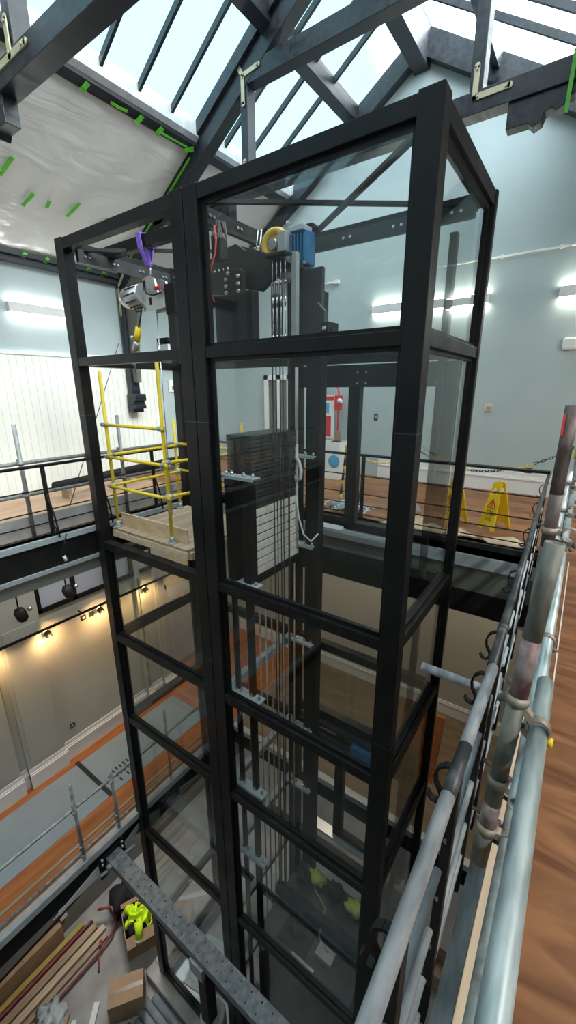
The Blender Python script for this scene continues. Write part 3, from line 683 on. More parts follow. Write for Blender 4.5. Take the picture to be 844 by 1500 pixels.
b.build('webbing_loop', 'purple', t); MB().bar((-4.27, 3.35, 1.33), (-4.28, 3.35, 1.5), .07, .03, up=(0, 1, 0)).build('webbing_pad', 'purple', t)
t = thing('power_connector', (-4.55, 3.3, .6), 'yellow site power plug and socket on the hoist lead', 'connector')
MB().path([(-4.36, 3.27, .88), (-4.42, 3.28, .78), (-4.48, 3.29, .70)], .009, 8).build('lead', 'rubber', t)
MB().cyl((-4.48, 3.29, .71), (-4.55, 3.30, .56), .032, 14, .038).build('plug_body', 'yellow', t); MB().cyl((-4.55, 3.30, .56), (-4.60, 3.305, .47), .036, 14).build('socket_body', 'alu', t)
MB().cyl((-4.56, 3.27, .60), (-4.60, 3.25, .60), .022, 10).build('socket_flap', 'alu', t)
MB().path([(-4.60, 3.305, .47), (-4.62, 3.31, .40), (-4.68, 3.33, .30), (-4.72, 3.36, .2)], .009, 8).build('lead', 'coupler', t)
MB().bar((-4.62, 3.30, .42), (-4.67, 3.31, .30), .03, .03).build('cable_clip', 'brass', t)
# working platform with yellow guard
t = thing('working_platform', (-4.35, 3.6, -1.9), 'plywood working platform across the left bay of the shaft', 'platform')
part('deck_board', 'ply', t, -5.02, -3.52, 2.965, 4.28, -1.83, -1.80, bevel=.003); part('deck_board', 'timberdull', t, -5.02, -3.52, 2.955, 4.28, -1.80, -1.785, bevel=.003)
part('joist', 'timber', t, -5.02, -3.52, 2.95, 2.99, -1.91, -1.83); part('joist', 'timber', t, -5.02, -3.52, 3.9, 3.95, -1.93, -1.83); part('side_joist', 'timber', t, -3.56, -3.50, 2.99, 3.9, -1.92, -1.83)
part('toe_board', 'ply', t, -4.98, -3.66, 3.08, 3.10, -1.785, -1.60, bevel=.002); part('bearer', 'darkgrey', t, -5.0, -3.3, 3.2, 3.3, -2.0, -1.93)
t = thing('guard_frame', (-4.35, 3.5, -1.785), 'yellow tube guard rail frame standing on the plywood platform', 'guard rail')
P4 = {'a': (-4.97, 3.02), 'b': (-3.86, 3.02), 'c': (-5.0, 4.12), 'd': (-3.66, 4.12)}
for k, zt in (('a', .22), ('b', .30), ('c', -.42), ('d', -.42)):
    x, y = P4[k]; o = MB().cyl((x, y, -1.78), (x, y, zt), .021, 12).build('upright_tube', 'yellow', t)
    b = MB(); b.cyl((x, y, -1.785), (x, y, -1.70), .03, 12); b.cyl((x, y, -1.785), (x, y, -1.772), .055, 12); b.build('foot_flange', 'galv', o)
def yrail(k1, k2, z, ex=.06):
    p = V((*P4[k1], z)); q = V((*P4[k2], z)); d = (q - p).normalized() * ex; off = V((0, -.03, 0)) if k1 in 'ab' and k2 in 'ab' else V((.03, 0, 0))
    if k1 in 'cd' and k2 in 'cd': off = V((0, .03, 0))
    o = MB().cyl(p - d + off, q + d + off, .020, 12).build('rail_tube', 'yellow', t)
    b = MB()
    for e in (p, q): b.cyl(e + V((0, 0, -.03)), e + V((0, 0, .03)), .031, 12); b.cyl(e + off - d.normalized() * .03, e + off + d.normalized() * .03, .029, 12)
    b.build('tube_clamp', 'galv', o)
for z in (-.42, -.83, -1.22): yrail('a', 'b', z)
for z in (-.80, -1.20): yrail('a', 'c', z); yrail('c', 'd', z + .02); yrail('b', 'd', z)
tag(MB().path([(-3.95 + .09 * math.cos(k * .7) * (1 - .02 * k), 3.75 + .09 * math.sin(k * .7), -1.775 + .0015 * k) for k in range(30)], .007, 6).build('cable_coil', 'redcable'), 'small coil of red cable on the plywood platform', 'cable')
# machinery low in the shaft
t = thing('lift_car', (-1.95, 3.65, -9.3), 'dark lift car roof low in the shaft with tools on it', 'lift car')
part('car_body', 'blackmatt', t, -2.62, -1.30, 3.02, 4.10, -9.3, -7.55, bevel=.01)
part('car_roof', 'carroof', t, -2.68, -1.24, 2.98, 4.14, -7.55, -7.50, bevel=.005); part('roof_crosshead', 'blackmatt', t, -2.75, -1.17, 3.5, 3.62, -7.50, -7.34)
part('roof_box', 'greybeam', t, -1.85, -1.6, 3.2, 3.36, -7.50, -7.40, bevel=.006); part('roof_hatch', 'blackmatt', t, -2.4, -1.95, 3.08, 3.42, -7.50, -7.475)
MB().path([(-1.7, 3.3, -7.38), (-1.9, 3.4, -7.45), (-2.0, 3.75, -7.48), (-2.3, 3.9, -7.47)], .012, 8).build('roof_cable', 'timberdull', t)
part('roof_rail', 'steel', t, -2.1, -1.75, 3.0, 3.03, -7.40, -7.37)
for i, (x, y) in enumerate(((-2.30, 4.00), (-1.62, 3.98))):
    b = MB(); b.ball((0, 0, 0), 1, 1, 1, 1, 24)
    for v in b.bm.verts:
        p = v.co.copy(); n = 1 + .3 * (math.sin(p.x * 7 + p.y * 5 + i * 4) * .5 + math.sin(p.y * 9 - p.z * 8) * .4 + math.sin(p.z * 12 + p.x * 9) * .3)
        v.co = V((x + p.x * .15 * n, y + p.y * .10 * n, -7.41 + p.z * .075 * n))
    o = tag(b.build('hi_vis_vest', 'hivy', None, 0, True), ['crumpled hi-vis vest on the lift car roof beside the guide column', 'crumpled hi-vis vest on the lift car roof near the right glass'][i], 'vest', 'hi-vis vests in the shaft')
for i, (x, y) in enumerate(((-1.98, 4.0), (-2.5, 3.92), (-2.2, 3.30))):
    b = MB(); b.ball((0, 0, 0), 1, 1, 1, 1, 20)
    for v in b.bm.verts:
        p = v.co.copy(); n = 1 + .3 * (math.sin(p.x * 6 + p.y * 7 + i * 3) * .5 + math.sin(p.y * 8 - p.z * 9) * .4)
        v.co = V((x + p.x * .13 * n, y + p.y * .11 * n, -7.40 + p.z * .08 * n))
    tag(b.build('tool_bag', 'navy', None, 0, True), ['black tool bag between the two hi-vis vests on the car roof', 'black tool bag by the rear guide column on the car roof', 'black tool bag by the front of the car roof'][i], 'tool bag', 'tool bags on the lift car')
for k in range(9):
    x = -3.02 + k * .034; y = 3.38 + k * .08
    tag(MB().cyl((x, y, -2.13), (x, y, -10.6), .011, 6).build('compensation_rope', 'timberdull' if k % 3 else 'greybeam'), 'thin tan rope hanging below the counterweight', 'rope', 'ropes below the counterweight')

# ------------------------------------------------------------------ railings round the well
def post_set(t, axis, fixed, pos, sgn, m='blackmatt'):
    for p in pos:
        b = MB()
        if axis == 'y': b.box(fixed - .008, fixed + .008, p - .025, p + .025, F1 - .02, -.89)
        else: b.box(p - .025, p + .025, fixed - .008, fixed + .008, F1 - .02, -.89)
        o = b.build('railing_post', m, t)
        b = MB()        # raking stay with a curl at its foot
        q = [(0, -1.22), (.05, -1.34), (.11, -1.5), (.15, -1.68), (.15, -1.76)]
        pts = [((fixed + sgn * a, p, z) if axis == 'y' else (p, fixed + sgn * a, z)) for a, z in q]
        b.path(pts, .012, 8)
        c = (fixed + sgn * .06, p, -1.68) if axis == 'y' else (p, fixed + sgn * .06, -1.68)
        b.torus(c, (0, 1, 0) if axis == 'y' else (1, 0, 0), .045, .009, 14, 6)
        b.build('scroll_stay', m, o)
RODS = (-1.16, -1.42, -1.58, -1.72)
t = thing('railing', (EL, 2, F1), 'black steel railing along the edge of the left gallery', 'railing')
MB().cyl((EL, -2.8, -.87), (EL, 5.2, -.87), .02, 12).build('handrail', 'black', t)
for z in RODS: MB().cyl((EL, -2.8, z), (EL, 5.2, z), .008, 8).build('infill_rod', 'black', t)
post_set(t, 'y', EL, [-1.6, -.8, 0, .78, 1.55, 2.30, 3.03, 3.88, 4.7], 1)
t = thing('railing', (-2.7, 5.2, F1), 'black steel railing across the far gallery edge before the wet floor signs', 'railing')
MB().cyl((EL, 5.2, -.87), (-.21, 5.2, -.87), .02, 12).build('handrail', 'black', t)
for z in RODS: MB().cyl((EL, 5.2, z), (-.21, 5.2, z), .008, 8).build('infill_rod', 'black', t)
post_set(t, 'x', 5.2, [-4.6, -3.9, -3.15, -2.4], -1)
HX = -.118
def hx(y): return HX - .026 * max(0, y - 1.2)
t = thing('railing', (HX, 2, F1), 'near steel railing with dusty grey handrail along the right walkway', 'railing')
MB().cyl((HX, -.7, -.90), (HX, .80, -.90), .0165, 16).build('handrail', 'greypaint', t)
MB().cyl((HX, .80, -.90), (HX, .97, -.90), .0168, 16).build('handrail', 'darkdust', t)
MB().cyl((HX, .97, -.90), (HX, 1.36, -.90), .0165, 16).build('handrail', 'greypaint', t)
b = MB().cyl((hx(1.36), 1.36, -.90), (hx(5.2), 5.2, -.90), .0165, 16); b.cyl((hx(1.62), 1.62, -.90), (hx(1.66), 1.66, -.90), .020, 14); b.build('handrail', 'darkdust', t)
for z in (-1.14, -1.36, -1.56, -1.72):
    for (ya, yb, r_, m_) in ((-.7, .80, .0105, 'greypaint'), (.88, 1.53, .0105, 'greypaint'), (1.60, 2.02, .0095, 'palegrey'), (2.1, 5.2, .0085, 'palegrey')):
        MB().cyl((hx(ya), ya, z), (hx(yb), yb, z), r_, 10).build('infill_rod', m_, t)
def scroll(y, m):
    h = hx(y)
    o = MB().box(h - .012, h + .012, y - .02, y + .02, F1 - .15, -.91).build('railing_post', 'blackmatt', t)
    b = MB(); pts = [(h + dx, y, z) for dx, z in ((-.008, -.912), (-.028, -.916), (-.044, -.932), (-.051, -.958), (-.047, -.985), (-.034, -1.008), (-.030, -1.028), (-.040, -1.044), (-.056, -1.042), (-.066, -1.026))]
    for i in range(len(pts) - 1): b.bar(pts[i], pts[i + 1], .018, .006, up=(V(pts[i + 1]) - V(pts[i])).cross(V((0, 1, 0))))
    b.build('scroll_bracket', 'blackmatt', o)
for y in (.12, .50, .90, 1.33, 1.62, 2.3, 3.1, 3.9, 4.7): scroll(y, t)

# ------------------------------------------------------------------ scaffold tubes beside the walkway
def coupler(name, c, d1, d2, off, label, group, r=.0242, m='coupler'):
    """two hinged bands at right angles, a body between and two bolts; d1, d2 = directions of the tubes, off = from tube 1 to tube 2"""
    c = V(c); d1 = V(d1).normalized(); d2 = V(d2).normalized(); off = V(off); t = thing(name, c, label, 'coupler', group)
    for (p, d) in ((c, d1), (c + off, d2)):
        o = MB().hollow(p - d * .013, p + d * .013, r + .0065, .0055, 20).build('band', m, t)
        s = d.cross(off).normalized() * (r + .012)
        b = MB(); b.obox(p + s, d, off, d.cross(off), .011, .014, .010); b.build('lug', m, o)
        b = MB(); n = off.normalized(); b.cyl(p + s - n * .05, p + s + n * .045, .006, 8); b.cyl(p + s + n * .022, p + s + n * .034, .013, 6)
        b.build('bolt', 'rustbolt', o)
    MB().obox(c + off / 2, off, d1, d2, max(off.length / 2 - r - .002, .006), .012, .013).build('saddle', m, t)
    return t
def tubeobj(name, p, q, m, label, group=None, r=.0242, t=.0035):
    return tag(MB().hollow(p, q, r, t, 24).build(name, m), label, 'scaffold tube', group)
SX = -.06
t = thing('scaffold_standard', (SX, .98, -1.42), 'nearest upright scaffold tube with a purple stained middle', 'scaffold tube', 'upright scaffold tubes by the right walkway')
BT, BB = V((-.012, 1.22, -.385)), V((-.050, 1.10, -1.42))
def bp_(z): return BT + (BB - BT) * ((z - BT.z) / (BB.z - BT.z))
MB().hollow(BT, bp_(-.66), .0242, .0035, 24).build('tube_end', 'tubedirty', t); MB().hollow(bp_(-.66), bp_(-.84), .0243, .0035, 24).build('stained_band', 'tuberust', t)
MB().hollow(bp_(-.84), bp_(-1.20), .0242, .0035, 24).build('tube_end', 'tubedirty', t); MB().hollow(bp_(-1.20), bp_(-1.29), .0243, .0035, 24).build('stained_band', 'tuberust', t); MB().hollow(bp_(-1.29), BB, .0242, .0035, 24).build('tube_end', 'tubedirty', t)
t = thing('scaffold_standard', (-.045, 1.9, -1.7), 'second upright scaffold tube with a pink mark at its top', 'scaffold tube', 'upright scaffold tubes by the right walkway')
MB().hollow((-.045, 1.9, -.06), (-.045, 1.9, -.4), .0242, .0035, 24).build('tube_end', 'tubebrown', t); MB().hollow((-.045, 1.9, -.4), (-.045, 1.9, -.62), .0243, .0035, 24).build('stained_band', 'tubebrown', t)
MB().hollow((-.045, 1.9, -.62), (-.045, 1.9, -1.74), .0242, .0035, 24).build('tube_end', 'tubebrown', t)
b = MB(); b.box(-.068, -.060, 1.872, 1.888, -.17, -.09); b.build('pink_mark', 'redcable', t)
t = thing('scaffold_standard', (-.03, 2.75, F1), 'third upright scaffold tube standing behind the pink marked one', 'scaffold tube', 'upright scaffold tubes by the right walkway')
MB().hollow((-.03, 2.75, -.44), (-.03, 2.75, F1), .0242, .0035, 24).build('tube_end', 'tubeblue', t)
tubeobj('scaffold_ledger', (.034, -.75, -.93), (.034, 1.42, -.93), 'tubeblue', 'big bright scaffold tube running along the floor edge at the bottom right')
tubeobj('scaffold_ledger', (.020, 1.0, -1.04), (.020, 4.9, -1.04), 'tubeblue', 'far bright scaffold tube lapping under the nearer one')
tubeobj('scaffold_ledger', (.018, -.75, -1.30), (.018, 4.9, -1.30), 'tube', 'dull middle scaffold tube below the big bright one')
tubeobj('scaffold_transom', (-.52, 2.02, -1.48), (-.02, 2.02, -1.48), 'greypaint', 'short pale tube poking through the railing over the well')
tag(MB().box(-.030, .010, -.9, 4.9, F1, -1.60).build('toe_board', 'timber', None, .003), 'pale timber toe board standing on edge along the walkway', 'toe board')
CG = 'couplers on the walkway scaffold'
coupler('scaffold_coupler', bp_(-.845), BT - BB, (0, 1, 0), (.062, 0, -.07), 'pale coupler joining the stained upright to the big tube', CG)
coupler('scaffold_coupler', bp_(-1.12), BT - BB, (0, 1, 0), (.066, 0, -.03), 'coupler on the stained upright just below the pale one', CG)
coupler('scaffold_coupler', bp_(-1.29), BT - BB, (0, 1, 0), (.066, 0, -.01), 'lowest coupler on the stained upright', CG)
coupler('scaffold_coupler', (-.045, 1.9, -.55), (0, 0, 1), (0, 1, 0), (.07, 0, -.01), 'coupler near the open end of the stained upright on second tube', CG)
coupler('scaffold_coupler', (-.045, 1.9, -1.04), (0, 0, 1), (0, 1, 0), (.065, 0, 0), 'coupler holding far bright tube to the second upright', CG)
coupler('scaffold_coupler', (-.045, 1.9, -1.48), (0, 0, 1), (1, 0, 0), (.0, .118, 0), 'coupler carrying the short pale cross tube', CG)
for z, pl in ((-.50, 'topmost coupler on the third upright'), (-.66, 'middle coupler on the third upright'), (-.86, 'lower coupler on the third upright')):
    coupler('scaffold_coupler', (-.03, 2.75, z), (0, 0, 1), (0, 1, 0), (.055, 0, 0), pl, CG, m='tube')
t = thing('tube_cap', (.075, 1.14, -.95), 'small yellow plastic cap on the side of the big tube', 'cap')
MB().cyl((.058, 1.16, -.94), (.072, 1.16, -.94), .013, 12).build('cap_disc', 'yellow', t)
tag(MB().cyl((-.012, 1.9, -.235), (.035, 1.9, -.235), .022, 12).build('tape_wrap', 'yellow'), 'yellow tape wrapped on the tube at the right edge', 'tape')

# ------------------------------------------------------------------ far gallery things
def wet_sign(loc, yaw, label):
    t = thing('wet_floor_sign', loc, label, 'wet floor sign', 'wet floor signs on the far gallery')
    c, s = math.cos(yaw), math.sin(yaw)
    def W(u, v, z): return V((loc[0] + u * c - v * s, loc[1] + u * s + v * c, loc[2] + z))
    for sg in (-1, 1):
        b = MB()
        def P(u, z, o): # o: out from the leaf
            return W(u, sg * (.03 + .12 * (1 - z / .62)) + sg * o, z)
        def quad(a): b.hexa([P(u, z, -.006) for u, z in a], [P(u, z, .006) for u, z in a])
        hw = lambda z: .125 - .065 * (z / .62)
        quad([(-hw(.06), .06), (hw(.06), .06), (hw(.46), .46), (-hw(.46), .46)])
        quad([(-hw(.46), .46), (-.038, .46), (-.032, .54), (-hw(.54), .54)]); quad([(.038, .46), (hw(.46), .46), (hw(.54), .54), (.032, .54)])
        quad([(-hw(.54), .54), (hw(.54), .54), (hw(.60), .60), (.04, .62), (-.04, .62), (-hw(.60), .60)])
        quad([(-hw(0), 0), (-.075, 0), (-.045, .06), (-hw(.06), .06)]); quad([(.075, 0), (hw(0), 0), (hw(.06), .06), (.045, .06)])
        o = b.build('sign_leaf', 'signyel', t)
        k = MB(); d = .0075                      # red warning triangle
        T = [(0, .40), (-.062, .285), (.062, .285)]
        for i in range(3):
            p, q = P(*T[i], d), P(*T[(i + 1) % 3], d); k.bar(p, q, .011, .003, up=(P(0, .3, 1) - P(0, .3, 0)))
        nrm = (P(0, .3, 1) - P(0, .3, 0))
        for (p, q) in (((.005, .365), (-.005, .335)), ((-.005, .335), (.018, .300)), ((-.005, .335), (-.025, .298)), ((.003, .355), (.026, .345)), ((.003, .355), (-.020, .350))):
            k.bar(P(*p, d), P(*q, d), .008, .003, up=nrm)
        k.cyl(P(.010, .376, d - .001), P(.010, .376, d + .001), .008, 10)
        k.build('warning_triangle', 'red', o)
        R = (W(1, 0, 0) - W(0, 0, 0)) * (-sg); U = (P(0, .4, 0) - P(0, .2, 0))
        for txt, z, sz in (('WET', .225, .045), ('FLOOR', .182, .045)):
            text_mesh('sign_lettering', txt, sz, P(0, z, .0075), R, U, 'rubber', o)
        k = MB()
        for z in (.155, .140, .125): k.bar(P(-.05, z, d), P(.05, z, d), .005, .002, up=nrm)
        k.build('small_print', 'rubber', o)
    return t
wet_sign((-.76, 5.80, F1), math.radians(-31), 'yellow wet floor sign in the open just right of the shaft')
wet_sign((-1.27, 5.74, F1), math.radians(-42), 'yellow wet floor sign seen behind the shaft glass')
def striped(loc, lean, label):
    t = thing('barrier_post', loc, label, 'barrier post')
    b = MB(); b.path([(loc[0], loc[1], F1), (loc[0], loc[1], F1 + .04), (loc[0], loc[1], F1 + .09), (loc[0], loc[1], F1 + .11)], [.165, .165, .13, .05], 20); b.build('weighted_base', 'greypaint', t)
    p0 = V((loc[0], loc[1], F1 + .10)); p1 = p0 + V((lean, 0, .78)); n = 7
    for i in range(n):
        MB().cyl(p0 + (p1 - p0) * i / n, p0 + (p1 - p0) * (i + 1) / n, .020, 12).build('stripe', 'sheave' if i % 2 == 0 else 'rubber', t)
    b = MB(); b.cyl(p1, p1 + V((0, 0, .03)), .026, 12); b.cyl(p1 + V((0, 0, .03)), p1 + V((0, 0, .09)), .018, 10, .03); b.build('chain_cap', 'yellow', t)
    return p1
sp1 = striped((-2.93, 5.55, F1), .08, 'leaning black and yellow striped barrier post among the loose cables')
sp2 = striped((-1.93, 5.9, F1), .03, 'striped barrier post hidden behind the front corner post of shaft')
def chain(p0, p1, sag, label, ncol, colors):
    t = thing('barrier_chain', p0, label, 'chain', 'barrier chains'); p0 = V(p0); p1 = V(p1)
    n = int((p1 - p0).length / .036)
    bs = {c: MB() for c in set(colors)}
    for i in range(n):
        f = (i + .5) / n; c = p0 + (p1 - p0) * f - V((0, 0, sag * 4 * f * (1 - f))); d = (p1 - p0) - V((0, 0, sag * 4 * (1 - 2 * f))); d.normalize()
        u = d.cross(V((0, 0, 1))).normalized(); w = u if i % 2 else d.cross(u)
        ring = [c + d * .026 * math.cos(2 * PI * k / 10) + w * .013 * math.sin(2 * PI * k / 10) for k in range(10)]
        bs[colors[min(int(f * ncol), ncol - 1)]].path(ring, .0048, 5, closed=True)
    for c, b in bs.items(): b.build('chain_link', c, t)
chain(sp2 + V((0, 0, .06)), (-.02, 5.6, -.62), .30, 'black and yellow plastic chain sagging across the far gallery to the scaffold', 5, ['rubber', 'yellow', 'rubber', 'yellow', 'rubber'])
chain(sp1 + V((0, 0, .06)), sp2 + V((0, 0, .06)), .22, 'yellow plastic chain between the two striped posts', 1, ['yellow'])
tag(MB().hollow((.0, 5.62, -.3), (.0, 5.62, F1), .0242, .0035, 16).build('scaffold_standard', 'tube'), 'farthest upright scaffold tube at the corner of the far gallery', 'scaffold tube', None)
# loose cables and offcuts by the sill
t = thing('cable_heap', (-2.75, 5.35, F1), 'tangled heap of blue-grey cables on the far gallery floor', 'cables')
for i in range(14):
    cx, cy, rr = -2.75 + random.uniform(-.22, .25), 5.36 + random.uniform(-.06, .16), random.uniform(.08, .2)
    a0 = random.uniform(0, 6)
    MB().path([(cx + rr * math.cos(a0 + k * .45) * 1.3, cy + rr * .6 * math.sin(a0 + k * .45), F1 + .012 + .07 * abs(math.sin(k * .6 + i)) + i * .003) for k in range(12)], .011, 6).build('cable', 'bluegreycable' if i % 3 else 'whitecable', t)
def flat(name, pts, z, h, m, label, cat):
    return tag(MB().prism(pts, 'z', z, z + h).build(name, m), label, cat)
flat('board_offcut', [(-1.30, 5.68), (-1.21, 5.16), (-.86, 5.26)], F1, .012, 'timber', 'pale triangular board offcut on the far floor edge', 'board')
flat('board_offcut', [(-.80, 5.25), (-.50, 5.52), (-.30, 5.28), (-.36, 5.16), (-.72, 5.14)], F1, .012, 'timber', 'pale board offcut on the floor below the wet floor sign', 'board')
flat('board_offcut', [(-2.1, 5.14), (-1.74, 5.75), (-1.45, 5.5), (-1.5, 5.14)], F1, .012, 'timber', 'pale board offcut on the floor seen through the landing frame', 'board')
# fire point and box by the pilaster
t = thing('fire_point', (-4.35, 7.75, F1), 'red fire point trolley with alarm beside the pale pilaster', 'fire point')
b = MB(); b.path([(-4.62, 7.75, F1), (-4.62, 7.75, -.05), (-4.60, 7.75, .03), (-4.52, 7.75, .07), (-4.30, 7.75, .07), (-4.22, 7.75, .03), (-4.20, 7.75, -.05), (-4.20, 7.75, -.7), (-4.22, 7.7, F1)], .018, 10); b.build('trolley_frame', 'red', t)
o = part('sign_panel', 'white', t, -4.58, -4.28, 7.72, 7.735, -1.0, -.12); part('sign_band', 'red', o, -4.57, -4.29, 7.714, 7.72, -.22, -.14); part('sign_band', 'bluelab', o, -4.57, -4.40, 7.714, 7.72, -.48, -.28); part('sign_band', 'red', o, -4.57, -4.35, 7.714, 7.72, -.96, -.54)
part('alarm_box', 'red', t, -4.26, -4.12, 7.68, 7.78, -.42, -.12, bevel=.01); MB().cyl((-4.14, 7.66, -.22), (-4.06, 7.62, -.24), .05, 14, .03).build('alarm_horn', 'white', t)
t = thing('storage_box', (-4.1, 7.5, F1), 'white open box with a blue print beside the fire point', 'box')
b = MB(); b.box(-4.32, -4.30, 7.3, 7.75, F1, -1.02); b.box(-3.92, -3.90, 7.3, 7.75, F1, -1.02); b.box(-4.30, -3.92, 7.3, 7.32, F1, -1.02); b.box(-4.30, -3.92, 7.73, 7.75, F1, -1.02); b.box(-4.3, -3.92, 7.32, 7.73, F1, F1 + .02)
b.build('box_carton', 'white', t); b = MB(); b.ball((-4.02, 7.295, -1.4), .13, 1, .05, 1, 16); b.build('blue_print', 'bluelab', t)
b = MB(); b.ball((-4.1, 7.5, -1.1), .16, 1, 1, .6); b.build('bin_liner', 'navy', t); part('card_flap', 'card', t, -4.2, -4.05, 7.6, 7.62, -1.1, -.82)

# ------------------------------------------------------------------ lamps and fittings on the upper walls
def wall_lamp(name, loc, L, ax, label, m='lamp', d=1):
    """up-and-down linear wall light; ax = direction along the wall, standing out by its depth"""
    t = thing(name, loc, label, 'wall light', 'linear wall lights')
    x, y, z = loc
    if ax == 'x':
        part('lamp_body', 'white', t, x, x + L, y - .10, y, z - .075, z + .075, bevel=.004)
        part('diffuser', m, t, x + .01, x + L - .01, y - .092, y - .02, z + .076, z + .084); part('diffuser', m, t, x + .01, x + L - .01, y - .092, y - .02, z - .084, z - .076)
    else:
        part('lamp_body', 'white', t, x, x + .10, y, y + L, z - .075, z + .075, bevel=.004)
        part('diffuser', m, t, x + .02, x + .092, y + .01, y + L - .01, z + .076, z + .084); part('diffuser', m, t, x + .02, x + .092, y + .01, y + L - .01, z - .084, z - .076)
    return t
wall_lamp('wall_light', (-3.68, YB, 1.45), .62, 'x', 'glowing white wall light on the gable seen through the front glass')
wall_lamp('wall_light', (-2.62, YB, 1.43), 1.0, 'x', 'glowing white wall light on the gable seen through the right side glass')
wall_lamp('wall_light', (-.63, YB, 1.40), .95, 'x', 'glowing white wall light at the right edge of the gable')
wall_lamp('wall_light', (XL, 3.42, 1.33), .95, 'y', 'glowing white wall light on the left wall under the polythene', 'lampw')
wall_lamp('wall_light', (XL, .3, 1.33), .95, 'y', 'wall light on the left wall nearer the viewer', 'lampw')
for i, y in enumerate((-.2, 2.6, 5.4)):  # fittings added out of view to brighten the right walkway
    t = thing('wall_light', (XR, y, 1.4), 'added wall light out of view on the right wall, %s' % ('beside the viewer', 'level with the shaft', 'near the gable')[i], 'wall light', 'linear wall lights')
    part('lamp_body', 'white', t, XR - .10, XR, y, y + .95, 1.33, 1.47, bevel=.004); part('diffuser', 'lamp', t, XR - .09, XR - .02, y + .01, y + .94, 1.48, 1.488); part('diffuser', 'lamp', t, XR - .09, XR - .02, y + .01, y + .94, 1.318, 1.326)
t = thing('pencil_mark', (-4.1, YB, 3.5), 'faint pencilled letters on the gable seen through the top glass', 'writing')
text_mesh('pencil_lettering', 'CVA', .20, (-4.30, YB - .002, 3.58), (1, 0, -.05), (.05, 0, 1), 'palegrey', t, .0005)
t = thing('emergency_light', (-.2, YB, .66), 'white rounded emergency light on the gable at the right edge', 'emergency light')
b = MB(); b.box(-.48, .02, YB - .07, YB, .57, .75); b.build('light_cover', 'white', t, .03); part('back_plate', 'palegrey', t, -.47, .01, YB - .012, YB, .56, .76)
t = thing('pipe_conduit', (-.9, YB, 2.02), 'thin white conduit running level along the gable wall', 'conduit')
MB().cyl((-2.40, YB - .03, 2.02), (1.9, YB - .03, 2.02), .014, 10).build('conduit_tube', 'white', t)
for x in (-2.3, -1.5, -.7, .1, .9): part('conduit_clip', 'white', t, x - .02, x + .02, YB - .05, YB, 2.0, 2.045)
t = thing('pipe_conduit', (-4.7, YB, 2.05), 'short white conduit stub on the gable seen through the glass', 'conduit')
MB().cyl((-4.9, YB - .03, 2.05), (-4.47, YB - .03, 2.05), .016, 10).build('conduit_tube', 'white', t); part('conduit_box', 'white', t, -4.55, -4.45, YB - .05, YB, 2.02, 2.09)
def plate(name, label, cat, b0, m, inner, mi, group=None):
    t = thing(name, (b0[0], b0[2], b0[4]), label, cat, group); part('face_plate', m, t, *b0, bevel=.003); part('switch_rocker', mi, t, *inner); return t
plate('thermostat', 'cream thermostat plate on the gable right of the shaft', 'thermostat', (-1.47, -1.35, YB - .025, YB, -.38, -.27), 'cream', (-1.44, -1.38, YB - .03, YB - .025, -.35, -.30), 'brass')
plate('wall_socket', 'dark bronze socket low on the gable above the skirting', 'socket', (-.71, -.60, YB - .015, YB, -1.40, -1.31), 'dkbrown', (-.69, -.62, YB - .02, YB - .015, -1.38, -1.35), 'brass')
plate('wall_switch', 'bronze switch plate on the gable behind the shaft', 'switch', (-3.55, -3.47, YB - .015, YB, -.62, -.48), 'dkbrown', (-3.53, -3.49, YB - .02, YB - .015, -.58, -.52), 'brass')
plate('door_entry_panel', 'white control panel on the left wall beyond the boarding', 'control panel', (XL, XL + .03, 6.6, 6.85, -.05, .22), 'white', (XL + .03, XL + .035, 6.70, 6.82, .0, .08), 'darkgrey')
t = thing('projector_unit', (XL, 6.6, .6), 'black and white equipment unit on the left wall seen through left bay', 'wall unit')
part('unit_body', 'white', t, XL, XL + .3, 6.45, 6.8, .62, .98, bevel=.02); part('unit_front', 'blackmatt', t, XL + .05, XL + .34, 6.75, 7.3, .7, 1.0, bevel=.01); part('unit_shelf', 'blackmatt', t, XL, XL + .36, 6.4, 7.3, 1.02, 1.1)
# left gallery scaffold
def lstd(y, zt, label): 
    return tag(MB().hollow((-5.40, y, zt), (-5.40, y, F1), .0242, .0035, 16).build('scaffold_standard', 'tube'), label, 'scaffold tube', 'upright scaffold tubes on the left gallery')
lstd(2.13, -.38, 'upright scaffold tube on left gallery outside the shaft, left edge of view'); lstd(3.46, -.34, 'upright scaffold tube on left gallery seen through the left bay')
lstd(4.85, -.34, 'upright scaffold tube on left gallery seen through the right bay glass')
lstd(.8, -.36, 'upright scaffold tube on left gallery beyond the left edge')
tubeobj('scaffold_ledger', (-5.45, -2.5, -.84), (-5.45, 5.0, -.84), 'tube', 'upper scaffold tube along the left gallery railing')
tubeobj('scaffold_ledger', (-5.45, -2.5, -1.23), (-5.45, 5.0, -1.23), 'tube', 'lower scaffold tube along the left gallery railing')
tag(MB().box(-5.50, -5.46, -2.5, 5.0, F1, F1 + .26).build('toe_board', 'concrete', None, .003), 'pale grey toe board along the left gallery edge', 'toe board')
for i, (y, z) in enumerate(((2.13, -.84), (2.13, -1.23), (3.46, -.84), (3.46, -1.23))):
    coupler('scaffold_coupler', (-5.40, y, z), (0, 0, 1), (0, 1, 0), (-.05, 0, 0), ['upper coupler on the left gallery upright at the left edge', 'lower coupler on the left gallery upright at left edge',
            'upper coupler on the left gallery upright inside the left bay', 'lower coupler on the left gallery upright inside left bay'][i], 'couplers on the left gallery scaffold')
tag(MB().cyl((-7.0, 3.2, -1.53), (-7.5, 6.4, -1.53), .08, 16).build('carpet_roll', 'blackmatt'), 'long black roll lying behind the left gallery railing', 'roll')
